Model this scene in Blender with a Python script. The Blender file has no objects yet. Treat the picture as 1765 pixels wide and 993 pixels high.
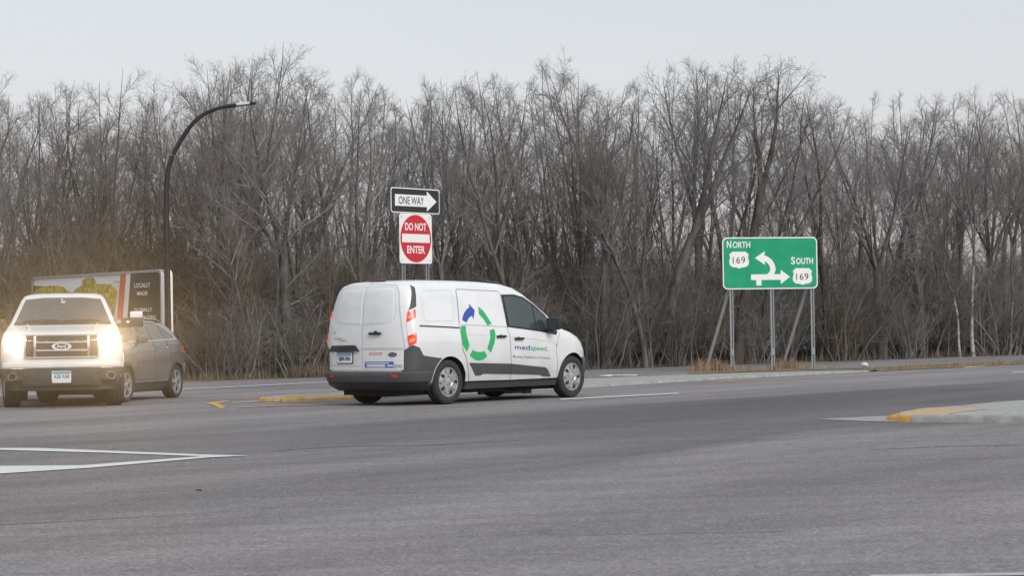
import bpy, bmesh, math, random
import numpy as np
from mathutils import Vector, Matrix
from mathutils.geometry import delaunay_2d_cdt, tessellate_polygon
random.seed(7)
SC = bpy.context.scene
COL = SC.collection
R = math.radians

# ---------------------------------------------------------------- camera
F_PX, PITCH, ROLL, EYE = 3900.0, 0.01705, 0.0150, 1.15       # for a 1765 x 993 frame
cam_d = bpy.data.cameras.new('camera')
cam = bpy.data.objects.new('camera', cam_d); COL.objects.link(cam)
cam_d.sensor_fit = 'HORIZONTAL'; cam_d.sensor_width = 36.0
cam_d.lens = 36.0 * F_PX / 1765.0
cam_d.clip_start = 0.1; cam_d.clip_end = 3000
cam.matrix_world = (Matrix.Translation((0, 0, EYE)) @ Matrix.Rotation(R(90) + PITCH, 4, 'X')
                    @ Matrix.Rotation(-ROLL, 4, 'Z'))
cam_d.dof.use_dof = True; cam_d.dof.focus_distance = 40.0; cam_d.dof.aperture_fstop = 9.0
SC.camera = cam

# ---------------------------------------------------------------- sky, sun, exposure
SUN_EL, SUN_AZ = R(31), R(147)        # a veiled low sun behind the photographer's right shoulder
W = bpy.data.worlds.new('World'); SC.world = W; W.use_nodes = True
nt = W.node_tree; nt.nodes.clear()
def wn(t, **k):
    n = nt.nodes.new(t)
    for a, v in k.items(): setattr(n, a, v)
    return n
out = wn('ShaderNodeOutputWorld'); bg = wn('ShaderNodeBackground')
sky = wn('ShaderNodeTexSky', sky_type='NISHITA', sun_disc=False)
sky.sun_elevation = SUN_EL; sky.sun_rotation = SUN_AZ
sky.air_density = 1.2; sky.dust_density = 3.0; sky.ozone_density = 1.0
hs = wn('ShaderNodeHueSaturation'); hs.inputs['Saturation'].default_value = 0.35
tc = wn('ShaderNodeTexCoord'); sep = wn('ShaderNodeSeparateXYZ')
ramp = wn('ShaderNodeValToRGB'); el = ramp.color_ramp.elements
el[0].position = 0.0; el[0].color = (0.88, 0.71, 0.67, 1)        # pinkish dusk near the horizon
el[1].position = 1.0; el[1].color = (0.74, 0.80, 0.87, 1)
e = el.new(0.055); e.color = (0.80, 0.775, 0.785, 1)
e = el.new(0.16); e.color = (0.672, 0.730, 0.782, 1)
cl = wn('ShaderNodeTexNoise'); cl.inputs['Scale'].default_value = 1.6; cl.inputs['Detail'].default_value = 4
cmap = wn('ShaderNodeMapping'); cmap.inputs['Scale'].default_value = (1, 1, 5)
crmp = wn('ShaderNodeMapRange'); crmp.inputs[1].default_value = .3; crmp.inputs[2].default_value = .7
crmp.inputs[3].default_value = 9.2; crmp.inputs[4].default_value = 10.6
mul = wn('ShaderNodeVectorMath', operation='SCALE')
mix = wn('ShaderNodeMix', data_type='RGBA'); mix.inputs[0].default_value = 0.22
L = nt.links.new
L(tc.outputs['Generated'], sep.inputs[0]); L(sep.outputs['Z'], ramp.inputs[0])
L(tc.outputs['Generated'], cmap.inputs[0]); L(cmap.outputs[0], cl.inputs['Vector']); L(cl.outputs['Fac'], crmp.inputs[0])
L(ramp.outputs[0], mul.inputs[0]); L(crmp.outputs[0], mul.inputs['Scale'])
L(sky.outputs[0], hs.inputs['Color']); L(mul.outputs[0], mix.inputs[6]); L(hs.outputs[0], mix.inputs[7])
L(mix.outputs[2], bg.inputs['Color']); bg.inputs['Strength'].default_value = 0.10
L(bg.outputs[0], out.inputs['Surface'])
sun_d = bpy.data.lights.new('sun', 'SUN'); sun = bpy.data.objects.new('sun', sun_d); COL.objects.link(sun)
sun_d.energy = 2.0; sun_d.angle = R(25); sun_d.color = (1.0, 0.95, 0.9)
sd = Vector((math.sin(SUN_AZ) * math.cos(SUN_EL), math.cos(SUN_AZ) * math.cos(SUN_EL), math.sin(SUN_EL)))
sun.rotation_euler = sd.to_track_quat('Z', 'Y').to_euler()
vs = SC.view_settings; vs.view_transform = 'Standard'; vs.look = 'None'; vs.exposure = 0.12; vs.gamma = 1.0
SC.cycles.use_denoising = True; SC.cycles.sample_clamp_direct = 12; SC.cycles.sample_clamp_indirect = 1.5; SC.cycles.caustics_reflective = False; SC.cycles.caustics_refractive = False
SC.cycles.max_bounces = 5; SC.cycles.transparent_max_bounces = 12

# ---------------------------------------------------------------- helpers
def G(px, py, z=0.0):
    """where the sight line through a photograph pixel meets the plane at height z"""
    a = (px - 882.5) / F_PX; b = (496.5 - py) / F_PX
    x = a * math.cos(ROLL) + b * math.sin(ROLL); u = b * math.cos(ROLL) - a * math.sin(ROLL)
    dy = math.cos(PITCH) - u * math.sin(PITCH); dz = u * math.cos(PITCH) + math.sin(PITCH)
    t = (z - EYE) / dz
    return Vector((x * t, dy * t, z))
def horizon(px): return 496.5 + F_PX * math.tan(PITCH) - ROLL * (px - 882.5)
def at_depth(px, py, d):
    """point at depth d on the sight line"""
    a = (px - 882.5) / F_PX; b = (496.5 - py) / F_PX
    x = a * math.cos(ROLL) + b * math.sin(ROLL); u = b * math.cos(ROLL) - a * math.sin(ROLL)
    dy = math.cos(PITCH) - u * math.sin(PITCH); dz = u * math.cos(PITCH) + math.sin(PITCH)
    return Vector((x * d / dy, d, EYE + dz * d / dy))

MATS = {}
def mat(name, col, rough=0.6, metal=0.0, noise=0.0, nscale=8.0, bump=0.0, bscale=60.0, emit=None, estr=0.0, coat=0.0, spec=0.5, stretch=None, col2=None):
    if name in MATS: return MATS[name]
    m = bpy.data.materials.new(name); m.use_nodes = True
    t = m.node_tree; b = t.nodes['Principled BSDF']
    b.inputs['Base Color'].default_value = (*col, 1); b.inputs['Roughness'].default_value = rough
    b.inputs['Metallic'].default_value = metal; b.inputs['Coat Weight'].default_value = coat
    b.inputs['Specular IOR Level'].default_value = spec
    b.inputs['Coat Roughness'].default_value = 0.06
    if noise > 0 or col2:
        c = t.nodes.new('ShaderNodeTexCoord'); n = t.nodes.new('ShaderNodeTexNoise')
        n.inputs['Scale'].default_value = nscale; n.inputs['Detail'].default_value = 5; n.inputs['Roughness'].default_value = .65
        src = c.outputs['Object']
        if stretch:
            mp = t.nodes.new('ShaderNodeMapping'); mp.inputs['Scale'].default_value = stretch
            t.links.new(src, mp.inputs[0]); src = mp.outputs[0]
        t.links.new(src, n.inputs['Vector'])
        r = t.nodes.new('ShaderNodeValToRGB')
        lo = tuple(v * (1 - noise) for v in col); hi = col2 if col2 else tuple(min(1, v * (1 + noise)) for v in col)
        r.color_ramp.elements[0].position = .32; r.color_ramp.elements[0].color = (*lo, 1)
        r.color_ramp.elements[1].position = .68; r.color_ramp.elements[1].color = (*hi, 1)
        t.links.new(n.outputs['Fac'], r.inputs[0]); t.links.new(r.outputs[0], b.inputs['Base Color'])
    if bump > 0:
        c = t.nodes.new('ShaderNodeTexCoord'); n = t.nodes.new('ShaderNodeTexNoise')
        n.inputs['Scale'].default_value = bscale; n.inputs['Detail'].default_value = 3
        bp = t.nodes.new('ShaderNodeBump'); bp.inputs['Strength'].default_value = bump; bp.inputs['Distance'].default_value = .02
        t.links.new(c.outputs['Object'], n.inputs['Vector']); t.links.new(n.outputs['Fac'], bp.inputs['Height'])
        t.links.new(bp.outputs[0], b.inputs['Normal'])
    m.cycles.emission_sampling = 'NONE'
    if emit:
        b.inputs['Emission Color'].default_value = (*emit, 1); b.inputs['Emission Strength'].default_value = estr
    MATS[name] = m; return m

def tag(o, label=None, cat=None, group=None, kind=None):
    for k, v in (('label', label), ('category', cat), ('group', group), ('kind', kind)):
        if v: o[k] = v
    return o
def empty(name, loc=(0, 0, 0), rz=0.0, label=None, cat=None, group=None):
    o = bpy.data.objects.new(name, None); COL.objects.link(o); o.empty_display_size = .2
    o.location = loc; o.rotation_euler = (0, 0, rz)
    return tag(o, label, cat, group)
def link(name, me, mats, parent=None, smooth=None):
    if not isinstance(mats, (list, tuple)): mats = [mats]
    for m in mats: me.materials.append(m)
    if smooth is not None:
        me.polygons.foreach_set('use_smooth', [True] * len(me.polygons))
        me.set_sharp_from_angle(angle=R(smooth))
    o = bpy.data.objects.new(name, me); COL.objects.link(o)
    if parent: o.parent = parent
    return o
class MB:
    """collects shapes into one mesh"""
    def __init__(s): s.v = []; s.f = []; s.m = []
    def add(s, v, f, mi=0):
        n = len(s.v); s.v += [tuple(p) for p in v]; s.f += [tuple(i + n for i in q) for q in f]; s.m += [mi] * len(f); return s
    def box(s, c, d, mi=0, rot=None, bev=0.0):
        x, y, z = (k / 2 for k in d)
        if bev <= 0:
            v = [Vector((a * x, b * y, e * z)) for a in (-1, 1) for b in (-1, 1) for e in (-1, 1)]
            f = [(0, 1, 3, 2), (4, 6, 7, 5), (0, 4, 5, 1), (2, 3, 7, 6), (0, 2, 6, 4), (1, 5, 7, 3)]
        else:
            bm = bmesh.new(); bmesh.ops.create_cube(bm, size=1.0)
            for q in bm.verts: q.co = Vector((q.co.x * 2 * x, q.co.y * 2 * y, q.co.z * 2 * z))
            bmesh.ops.bevel(bm, geom=bm.edges[:], offset=bev, segments=2, affect='EDGES', profile=.6)
            bm.verts.index_update(); v = [q.co.copy() for q in bm.verts]; f = [[a.index for a in q.verts] for q in bm.faces]; bm.free()
        if rot is not None: v = [rot @ q for q in v]
        return s.add([q + Vector(c) for q in v], f, mi)
    def tube(s, pts, rad, n=8, mi=0, caps=True):
        pts = [Vector(p) for p in pts]; rad = rad if isinstance(rad, (list, tuple)) else [rad] * len(pts)
        v = []; f = []
        for i, p in enumerate(pts):
            d = (pts[min(i + 1, len(pts) - 1)] - pts[max(i - 1, 0)]).normalized()
            a = Vector((0, 0, 1)) if abs(d.z) < .9 else Vector((1, 0, 0))
            u = d.cross(a).normalized(); w = u.cross(d)
            for k in range(n):
                t = 2 * math.pi * k / n; v.append(p + (u * math.cos(t) + w * math.sin(t)) * rad[i])
        for i in range(len(pts) - 1):
            for k in range(n):
                f.append((i * n + k, i * n + (k + 1) % n, (i + 1) * n + (k + 1) % n, (i + 1) * n + k))
        if caps: f.append(tuple(range(n))[::-1]); f.append(tuple((len(pts) - 1) * n + k for k in range(n)))
        return s.add(v, f, mi)
    def lathe(s, prof, n=28, mi=0, axis='Y', c=(0, 0, 0)):
        """prof: (radius, along-axis) pairs, turned about the Y axis"""
        v = []; f = []
        for r, a in prof:
            for k in range(n):
                t = 2 * math.pi * k / n; v.append(Vector((r * math.cos(t), a, r * math.sin(t))) + Vector(c))
        for i in range(len(prof) - 1):
            for k in range(n): f.append((i * n + k, i * n + (k + 1) % n, (i + 1) * n + (k + 1) % n, (i + 1) * n + k))
        return s.add(v, f, mi)
    def prism(s, poly, a, b, fn, mi=0):
        """polygon (2-D) swept from a to b through fn(u, v, w)"""
        n = len(poly); v = [fn(p[0], p[1], a) for p in poly] + [fn(p[0], p[1], b) for p in poly]
        tri = tessellate_polygon([[Vector((p[0], p[1], 0)) for p in poly]])
        f = [tuple(t) for t in tri] + [tuple(i + n for i in t)[::-1] for t in tri]
        f += [(i, (i + 1) % n, n + (i + 1) % n, n + i) for i in range(n)]
        return s.add(v, f, mi)
    def build(s, name, mats, parent=None, smooth=None):
        me = bpy.data.meshes.new(name); me.from_pydata([tuple(p) for p in s.v], [], s.f)
        if any(s.m): me.polygons.foreach_set('material_index', s.m)
        bm = bmesh.new(); bm.from_mesh(me); bmesh.ops.recalc_face_normals(bm, faces=bm.faces[:]); bm.to_mesh(me); bm.free()
        me.update(); return link(name, me, mats, parent, smooth)

def text_tris(body, height, bold=0.0, sx=1.0, space=1.0):
    """flat lettering: triangles in 2-D, cap height = height, origin at left end of the baseline"""
    cu = bpy.data.curves.new('lettering', 'FONT'); cu.body = body; cu.size = 1.0; cu.offset = bold; cu.space_character = space
    cu.resolution_u = 3
    o = bpy.data.objects.new('lettering', cu); COL.objects.link(o)
    dg = bpy.context.evaluated_depsgraph_get(); me = bpy.data.meshes.new_from_object(o.evaluated_get(dg))
    k = height / 0.69
    v = [(p.co.x * k * sx, p.co.y * k) for p in me.vertices]
    f = [tuple(p.vertices) for p in me.polygons]
    bpy.data.objects.remove(o); bpy.data.curves.remove(cu); bpy.data.meshes.remove(me)
    x0 = min(p[0] for p in v); return [(a - x0, b) for a, b in v], f, max(p[0] for p in v) - x0
def flat_text(mb, body, height, width, cx, cy, fn, bold=0.0, mi=0, space=1.0):
    v, f, w = text_tris(body, height, bold, 1.0, space)
    s = width / w
    mb.add([fn((a - w / 2) * s + cx, b + cy - height / 2) for a, b in v], f, mi)

# ---------------------------------------------------------------- vehicle skin
def lerp_tab(tab, z):
    if z <= tab[0][0]: return tab[0][1]
    for (a, va), (b, vb) in zip(tab, tab[1:]):
        if z <= b: return va + (vb - va) * (z - a) / (b - a)
    return tab[-1][1]
class Shell:
    """rounded skin: at every height a plan outline of rear corner, straight side and front corner"""
    def __init__(s, w, xr, xf, rr, rf, nr, nf): s.t = (w, xr, xf, rr, rf); s.nr = nr; s.nf = nf; s.zlo = w[0][0]; s.zhi = w[-1][0]
    def par(s, z): return [lerp_tab(t, z) for t in s.t]
    def P(s, u, z):
        w, xr, xf, rr, rf = s.par(z); sg = -1 if u >= 0 else 1; u = abs(u)
        if u <= 1:
            a = u * math.pi / 2; x = xr + rr - rr * max(0, math.cos(a)) ** (2 / s.nr); y = w * math.sin(a) ** (2 / s.nr)
        elif u <= 2: x = (xr + rr) + (xf - rf - xr - rr) * (u - 1); y = w
        else:
            a = (u - 2) * math.pi / 2; x = xf - rf + rf * math.sin(a) ** (2 / s.nf); y = w * max(0, math.cos(a)) ** (2 / s.nf)
        return Vector((x, sg * y, z))
    def W(s, x, z):
        w, xr, xf, rr, rf = s.par(z)
        if x < xr + rr: t = min(1, (xr + rr - x) / rr); return w * max(0, 1 - t ** s.nr) ** (1 / s.nr)
        if x > xf - rf: t = min(1, (x - xf + rf) / rf); return w * max(0, 1 - t ** s.nf) ** (1 / s.nf)
        return w
    def XF(s, y, z):
        w, xr, xf, rr, rf = s.par(z); t = min(1, abs(y) / w); return xf - rf + rf * max(0, 1 - t ** s.nf) ** (1 / s.nf)
    def XR(s, y, z):
        w, xr, xf, rr, rf = s.par(z); t = min(1, abs(y) / w); return xr + rr - rr * max(0, 1 - t ** s.nr) ** (1 / s.nr)
    def fn(s, side):
        if side == 'R': return lambda a, b: Vector((a, -s.W(a, b), b))
        if side == 'L': return lambda a, b: Vector((a, s.W(a, b), b))
        if side == 'F': return lambda a, b: Vector((s.XF(a, b), a, b))
        return lambda a, b: Vector((s.XR(a, b), a, b))
    def on(s, side, off):
        """map that lays flat things on one side of the skin"""
        f = s.fn(side); e = .012
        out = {'R': Vector((0, -1, 0)), 'L': Vector((0, 1, 0)), 'F': Vector((1, 0, .2)), 'B': Vector((-1, 0, 0))}[side]
        def g(a, b, extra=0.0):
            n = (f(a + e, b) - f(a - e, b)).cross(f(a, b + e) - f(a, b - e))
            n = n.normalized() if n.length > 1e-9 else out.copy()
            if n.dot(out) < 0: n = -n
            return f(a, b) + n * (off + extra)
        return g
    def patch(s, mb, outline, side, off=.004, thick=.012, step=.07, mi=0):
        g = s.on(side, off); n = len(outline)
        pts = []; 
        for i in range(n):            # densify the outline
            a, b = outline[i], outline[(i + 1) % n]; k = max(1, int(math.dist(a, b) / step))
            pts += [(a[0] + (b[0] - a[0]) * j / k, a[1] + (b[1] - a[1]) * j / k) for j in range(k)]
        m = len(pts)
        x0, x1 = min(p[0] for p in pts), max(p[0] for p in pts); z0, z1 = min(p[1] for p in pts), max(p[1] for p in pts)
        gx = int((x1 - x0) / step) + 1; gz = int((z1 - z0) / step) + 1
        inner = [(x0 + (i + .5) * (x1 - x0) / gx, z0 + (j + .5) * (z1 - z0) / gz) for i in range(gx) for j in range(gz)]
        inner = [q for q in inner if min(math.dist(q, p) for p in pts) > step * .35]
        r = delaunay_2d_cdt([Vector(p) for p in pts + inner], [], [list(range(m))], 1, 1e-6)
        vv, ff = r[0], r[2]
        used = sorted({i for t in ff for i in t}); ix = {k: i for i, k in enumerate(used)}
        top = [g(vv[k].x, vv[k].y) for k in used]; tri = [tuple(ix[k] for k in t) for t in ff]
        cnt = {}
        for t in tri:
            for a, b in zip(t, t[1:] + t[:1]): cnt[(a, b)] = 1
        rim = [(a, b) for a, b in cnt if (b, a) not in cnt]
        nb = len(top); bi = {}; low = []
        for a, b in rim:
            for k in (a, b):
                if k not in bi: bi[k] = nb + len(low); low.append(g(vv[used[k]].x, vv[used[k]].y, -thick))
        mb.add(top + low, tri + [(b, a, bi[a], bi[b]) for a, b in rim], mi); return mb
    def line(s, mb, pts, side, w=.008, off=.003, mi=0):
        """thin strip following a polyline on the skin"""
        g = s.on(side, off); q = []
        for a, b in zip(pts, pts[1:]):
            k = max(1, int(math.dist(a, b) / .06)); q += [(a[0] + (b[0] - a[0]) * j / k, a[1] + (b[1] - a[1]) * j / k) for j in range(k)]
        q.append(pts[-1]); v = []
        for i, p in enumerate(q):
            a = q[max(0, i - 1)]; b = q[min(len(q) - 1, i + 1)]; d = Vector((b[0] - a[0], b[1] - a[1])).normalized() * (w / 2)
            v += [g(p[0] - d.y, p[1] + d.x), g(p[0] + d.y, p[1] - d.x)]
        mb.add(v, [(2 * i, 2 * i + 1, 2 * i + 3, 2 * i + 2) for i in range(len(q) - 1)], mi)
    def band(s, mb, u0, u1, zs, offs, mi=0, nu=40):
        """strip of skin between two outline parameters, profile given by heights and offsets"""
        v = []
        for z, o in zip(zs, offs):
            for i in range(nu + 1):
                u = u0 + (u1 - u0) * i / nu; p = s.P(u, z); t = s.P(u + .01, z) - s.P(u - .01, z); n = Vector((t.y, -t.x, 0)).normalized()
                c = Vector((p.x - lerp_tab(s.t[1], z) * .5 - lerp_tab(s.t[2], z) * .5, p.y, 0))
                if n.dot(c) < 0: n = -n
                v.append(p + n * o)
        k = nu + 1
        mb.add(v, [(a * k + i, a * k + i + 1, (a + 1) * k + i + 1, (a + 1) * k + i) for a in range(len(zs) - 1) for i in range(nu)], mi)
    def body(s, name, mats, parent, wheels, cut_r, cut_in, zs=None, dark_below=.28):
        """closed skin with round wheel openings cut in"""
        if zs is None: zs = sorted({round(s.zlo + (s.zhi - s.zlo) * i / 44, 4) for i in range(45)} | {q[0] for t in s.t for q in t if s.zlo <= q[0] <= s.zhi})
        us = [i / 9 for i in range(9)] + [1 + i / 8 for i in range(8)] + [2 + i / 10 for i in range(11)]
        us = us + [-u for u in us[-2:0:-1]]
        k = len(us); v = []; f = []; mi = []
        for z in zs: v += [s.P(u, z) for u in us]
        for a in range(len(zs) - 1):
            for i in range(k): f.append((a * k + i, a * k + (i + 1) % k, (a + 1) * k + (i + 1) % k, (a + 1) * k + i)); mi.append(1 if zs[a] < dark_below else 0)
        f.append(tuple(range(k))[::-1]); mi.append(1); f.append(tuple((len(zs) - 1) * k + i for i in range(k))); mi.append(0)
        mb = MB(); mb.v = v; mb.f = f; mb.m = mi
        o = mb.build(name, mats, parent)
        cm = MB()
        for (wx, wz) in wheels:
            for sg in (1, -1): cm.lathe([(0.001, sg * cut_in), (cut_r, sg * cut_in), (cut_r, sg * 1.3), (0.001, sg * 1.3)], 40, 1, c=(wx, 0, wz))
        cut = cm.build('cutter', mats)
        bmx = bmesh.new(); bmx.from_mesh(cut.data); bmesh.ops.remove_doubles(bmx, verts=bmx.verts[:], dist=.003); bmesh.ops.recalc_face_normals(bmx, faces=bmx.faces[:]); bmx.to_mesh(cut.data); bmx.free()
        cut.parent = parent
        md = o.modifiers.new('arch', 'BOOLEAN'); md.operation = 'DIFFERENCE'; md.solver = 'EXACT'; md.object = cut
        bpy.context.view_layer.update()
        me = bpy.data.meshes.new_from_object(o.evaluated_get(bpy.context.evaluated_depsgraph_get()))
        o.modifiers.clear(); o.data = me
        me.polygons.foreach_set('use_smooth', [True] * len(me.polygons)); me.set_sharp_from_angle(angle=R(32))
        bpy.data.objects.remove(cut)
        return o

def arc(cx, cz, r, a0, a1, n=12): return [(cx + r * math.cos(R(a0 + (a1 - a0) * i / n)), cz + r * math.sin(R(a0 + (a1 - a0) * i / n))) for i in range(n + 1)]
def rrect(cx, cz, w, h, r, n=5):
    p = []
    for sx, sz, a in ((1, 1, 0), (-1, 1, 90), (-1, -1, 180), (1, -1, 270)):
        p += arc(cx + sx * (w / 2 - r), cz + sz * (h / 2 - r), r, a, a + 90, n)
    return p
def mirror(p): return [(-a, b) for a, b in p][::-1]
# ---------------------------------------------------------------- ground and roads
ROAD_A = math.atan2(.78, .62)          # direction of the highway
def asphalt(name, c, dark=1.0, patch=False):
    m = bpy.data.materials.new(name); m.use_nodes = True; t = m.node_tree; b = t.nodes['Principled BSDF']; l = t.links.new
    co = t.nodes.new('ShaderNodeTexCoord')
    def noise(scale, detail=4, stretch=None, rough=.6):
        n = t.nodes.new('ShaderNodeTexNoise'); n.inputs['Scale'].default_value = scale; n.inputs['Detail'].default_value = detail; n.inputs['Roughness'].default_value = rough
        src = co.outputs['Object']
        if stretch:
            mp = t.nodes.new('ShaderNodeMapping'); mp.vector_type = 'TEXTURE'; mp.inputs['Rotation'].default_value = (0, 0, stretch[0]); mp.inputs['Scale'].default_value = (stretch[1], 1, 1); l(src, mp.inputs[0]); src = mp.outputs[0]
        l(src, n.inputs['Vector']); return n.outputs['Fac']
    def rng(f, a, b_, lo, hi):
        r = t.nodes.new('ShaderNodeMapRange'); r.inputs[1].default_value = a; r.inputs[2].default_value = b_; r.inputs[3].default_value = lo; r.inputs[4].default_value = hi; l(f, r.inputs[0]); return r.outputs[0]
    def mulv(a, b_):
        n = t.nodes.new('ShaderNodeMath'); n.operation = 'MULTIPLY'; l(a, n.inputs[0]); l(b_, n.inputs[1]); return n.outputs[0]
    f = mulv(rng(noise(34, 4, None, .9), .3, .7, .22, 1.78), rng(noise(9, 5, None, .8), .32, .68, .76, 1.24))
    f = mulv(f, rng(noise(.9, 4, (ROAD_A, 14.0)), .35, .65, .84, 1.13))
    f = mulv(f, rng(noise(.35, 3, (ROAD_A + .25, 5.0)), 0.33, .66, .82, 1.13))
    f = mulv(f, rng(noise(3.2, 3, (R(8), 25.0)), .38, .62, .90, 1.06))
    spk = t.nodes.new('ShaderNodeTexVoronoi'); spk.inputs['Scale'].default_value = 22; l(co.outputs['Object'], spk.inputs['Vector'])
    f = mulv(f, rng(spk.outputs['Distance'], .10, .24, 1.75, 1.0))
    if patch:
        at = t.nodes.new('ShaderNodeAttribute'); at.attribute_name = 'wear'
        f = mulv(f, rng(at.outputs['Fac'], 0, 1, 1.0, dark))
    tint = t.nodes.new('ShaderNodeMix'); tint.data_type = 'RGBA'
    tint.inputs[6].default_value = (c[0] * 1.06, c[1] * .97, c[2] * .99, 1); tint.inputs[7].default_value = (c[0] * .95, c[1], c[2] * 1.02, 1); l(noise(.25, 2), tint.inputs[0])
    s = t.nodes.new('ShaderNodeVectorMath'); s.operation = 'SCALE'; l(tint.outputs[2], s.inputs[0]); l(f, s.inputs['Scale']); l(s.outputs[0], b.inputs['Base Color'])
    b.inputs['Roughness'].default_value = .86; b.inputs['Specular IOR Level'].default_value = .3
    bp = t.nodes.new('ShaderNodeBump'); bp.inputs['Strength'].default_value = .5; bp.inputs['Distance'].default_value = .008; l(noise(85, 3), bp.inputs['Height']); l(bp.outputs[0], b.inputs['Normal'])
    return m
AC = (.212, .202, .202)
m_asph = asphalt('asphalt', AC)
m_asph_d = asphalt('asphalt_worn_dark', AC, .60, True)
m_soil = mat('leaf_litter', (.085, .068, .05), .95, noise=.45, nscale=1.7, col2=(.15, .12, .088), bump=.6, bscale=14)

def sheet(name, pts, m, z, kind='structure', wear=None):
    """flat polygon on the ground; pts are world (x, y)"""
    me = bpy.data.meshes.new(name); v = [(p[0], p[1], z) for p in pts]
    tri = tessellate_polygon([[Vector((p[0], p[1], 0)) for p in pts]])
    me.from_pydata(v, [], [tuple(t) for t in tri])
    bm = bmesh.new(); bm.from_mesh(me); bmesh.ops.recalc_face_normals(bm, faces=bm.faces[:])
    for f in bm.faces:
        if f.normal.z < 0: f.normal_flip()
    bm.to_mesh(me); bm.free()
    return tag(link(name, me, m), kind=kind)
def gp(*px): return [G(x, y).xy for x, y in px]

sheet('ground', [(-900, -300), (900, -300), (900, 1500), (-900, 1500)], m_soil, -.02)
FE = gp((320, 659.5), (565, 650.5), (1100, 635.5), (1430, 624), (1765, 612.5))      # far edge of the far carriageway
fl = FE[0] + (FE[0] - FE[1]).normalized() * 60; fr_ = FE[-1] + (FE[-1] - FE[-2]).normalized() * 140
sheet('road', [(-70, -40), (140, -40), (fr_.x + 60, fr_.y)] + [fr_] + FE[::-1] + [fl, (-70, fl.y)], m_asph, 0.0)
# worn darker surface where the turning lanes cross
lo = gp((-150, 912), (0, 905), (230, 893), (440, 880), (640, 863), (882, 838), (1090, 806), (1220, 779), (1400, 751), (1600, 741), (1765, 736), (1950, 731))
up = gp((-150, 760), (0, 752), (230, 745), (440, 735), (640, 722), (882, 706), (1090, 694), (1220, 687), (1400, 677), (1600, 664), (1765, 654), (1950, 644))
me = bpy.data.meshes.new('worn_asphalt'); v = []; f = []; wr = []
for i, (a, b) in enumerate(zip(lo, up)):
    for t_, w_ in ((0, 0), (.10, .55), (.3, .45), (.62, .75), (.82, 1.0), (1, 0.0)):
        p = a.lerp(b, t_) if t_ not in () else a; v.append((p.x, p.y, .001)); wr.append(w_ * (.7 if i < 4 else 1.1 if i < 6 else 1.75))
for i in range(len(lo) - 1):
    for j in range(5): f.append((i * 6 + j, (i + 1) * 6 + j, (i + 1) * 6 + j + 1, i * 6 + j + 1))
me.from_pydata(v, [], f); at = me.attributes.new('wear', 'FLOAT', 'POINT'); at.data.foreach_set('value', wr)
if me.polygons[0].normal.z < 0: me.flip_normals()
tag(link('worn_asphalt', me, m_asph_d), kind='structure')

# painted markings
m_line = mat('road_paint_white', (.58, .60, .60), .7, noise=.10, nscale=14, bump=.2, bscale=80)
m_thin = mat('road_paint_worn', (.42, .42, .43), .75, noise=.25, nscale=6)
m_yel = mat('road_paint_yellow', (.66, .33, .06), .75, noise=.28, nscale=7, col2=(.70, .40, .11))
m_yelw = mat('road_paint_yellow_worn', (.62, .34, .08), .75, noise=.12, nscale=9, col2=(.36, .34, .30))
zz = lambda p: [(x * 460 / 1765, 740 + y * 120 / 460) for x, y in p]
sheet('gore_line', gp(*zz([(-500, 126), (0, 130), (250, 130), (1350, 174), (1650, 181), (1400, 193), (1340, 186), (700, 162), (0, 143), (-500, 136)])), m_line, .008)
sheet('gore_line', gp(*zz([(-500, 254), (0, 250), (550, 245), (1330, 186), (1395, 193), (600, 262), (0, 301), (-500, 338)])), m_line, .008)
sheet('lane_line', gp((965, 688.6), (1168, 678.2), (1171, 679.6), (966, 690.6)), m_line, .008)
sheet('lane_line', gp((1745, 642.4), (1820, 638.2), (1822, 639.0), (1745, 643.6)), m_line, .008)
sheet('lane_line', gp((1662, 633.6), (1698, 631.4), (1699, 632.1), (1663, 634.6)), m_line, .008)
sheet('edge_line', gp((-200, 689.0), (315, 670.6), (565, 659.0), (800, 648.5), (800, 649.4), (565, 660.4), (315, 672.2), (-200, 690.8)), m_thin, .008)
sheet('turn_arrow', gp((1028, 648.4), (1052, 646.2), (1058, 647.0), (1098, 646.2), (1099, 648.6), (1058, 648.2), (1052, 650.0)), m_line, .008)
sheet('edge_line', gp((1238, 659.0), (1299, 653.4), (1300, 654.3), (1239, 660.0)), m_yel, .008)
sheet('edge_line', gp((1500, 995.0), (1765, 990.4), (1950, 987.5), (1950, 992), (1765, 995.0), (1500, 1000)), m_thin, .008)
m_tar = mat('crack_sealant', (.125, .12, .12), .6, noise=.3, nscale=3)
for pts_ in ([(960, 925.6), (1010, 924.0), (1060, 922.0), (1110, 922.6), (1180, 920.2), (1260, 919.4), (1350, 916.8)], [(905, 908), (960, 925.6)], [(0, 796 + 110), (130, 899), (240, 893)], [(1500, 776), (1640, 770), (1765, 768)], [(470, 778), (600, 770), (740, 768), (900, 760)]):
    w_ = .45; sheet('sealed_crack', gp(*([(x, y - w_ * .5) for x, y in pts_] + [(x, y + w_ * random.uniform(.3, .9)) for x, y in pts_[::-1]])), m_tar, .005)
sheet('nose_chevron', gp((352, 696), (394, 691.6), (395, 693), (375, 696.4), (389.5, 704), (379, 705), (366, 698.6)), m_yel, .008)
sheet('edge_line', gp((408, 703), (493, 699.6), (560, 697.6), (560, 698.6), (493, 700.6), (408, 704.2)), m_yelw, .008)
sheet('edge_line', gp((418, 688.9), (436, 687.6), (437, 688.6), (419, 690)), m_yel, .008)

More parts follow.
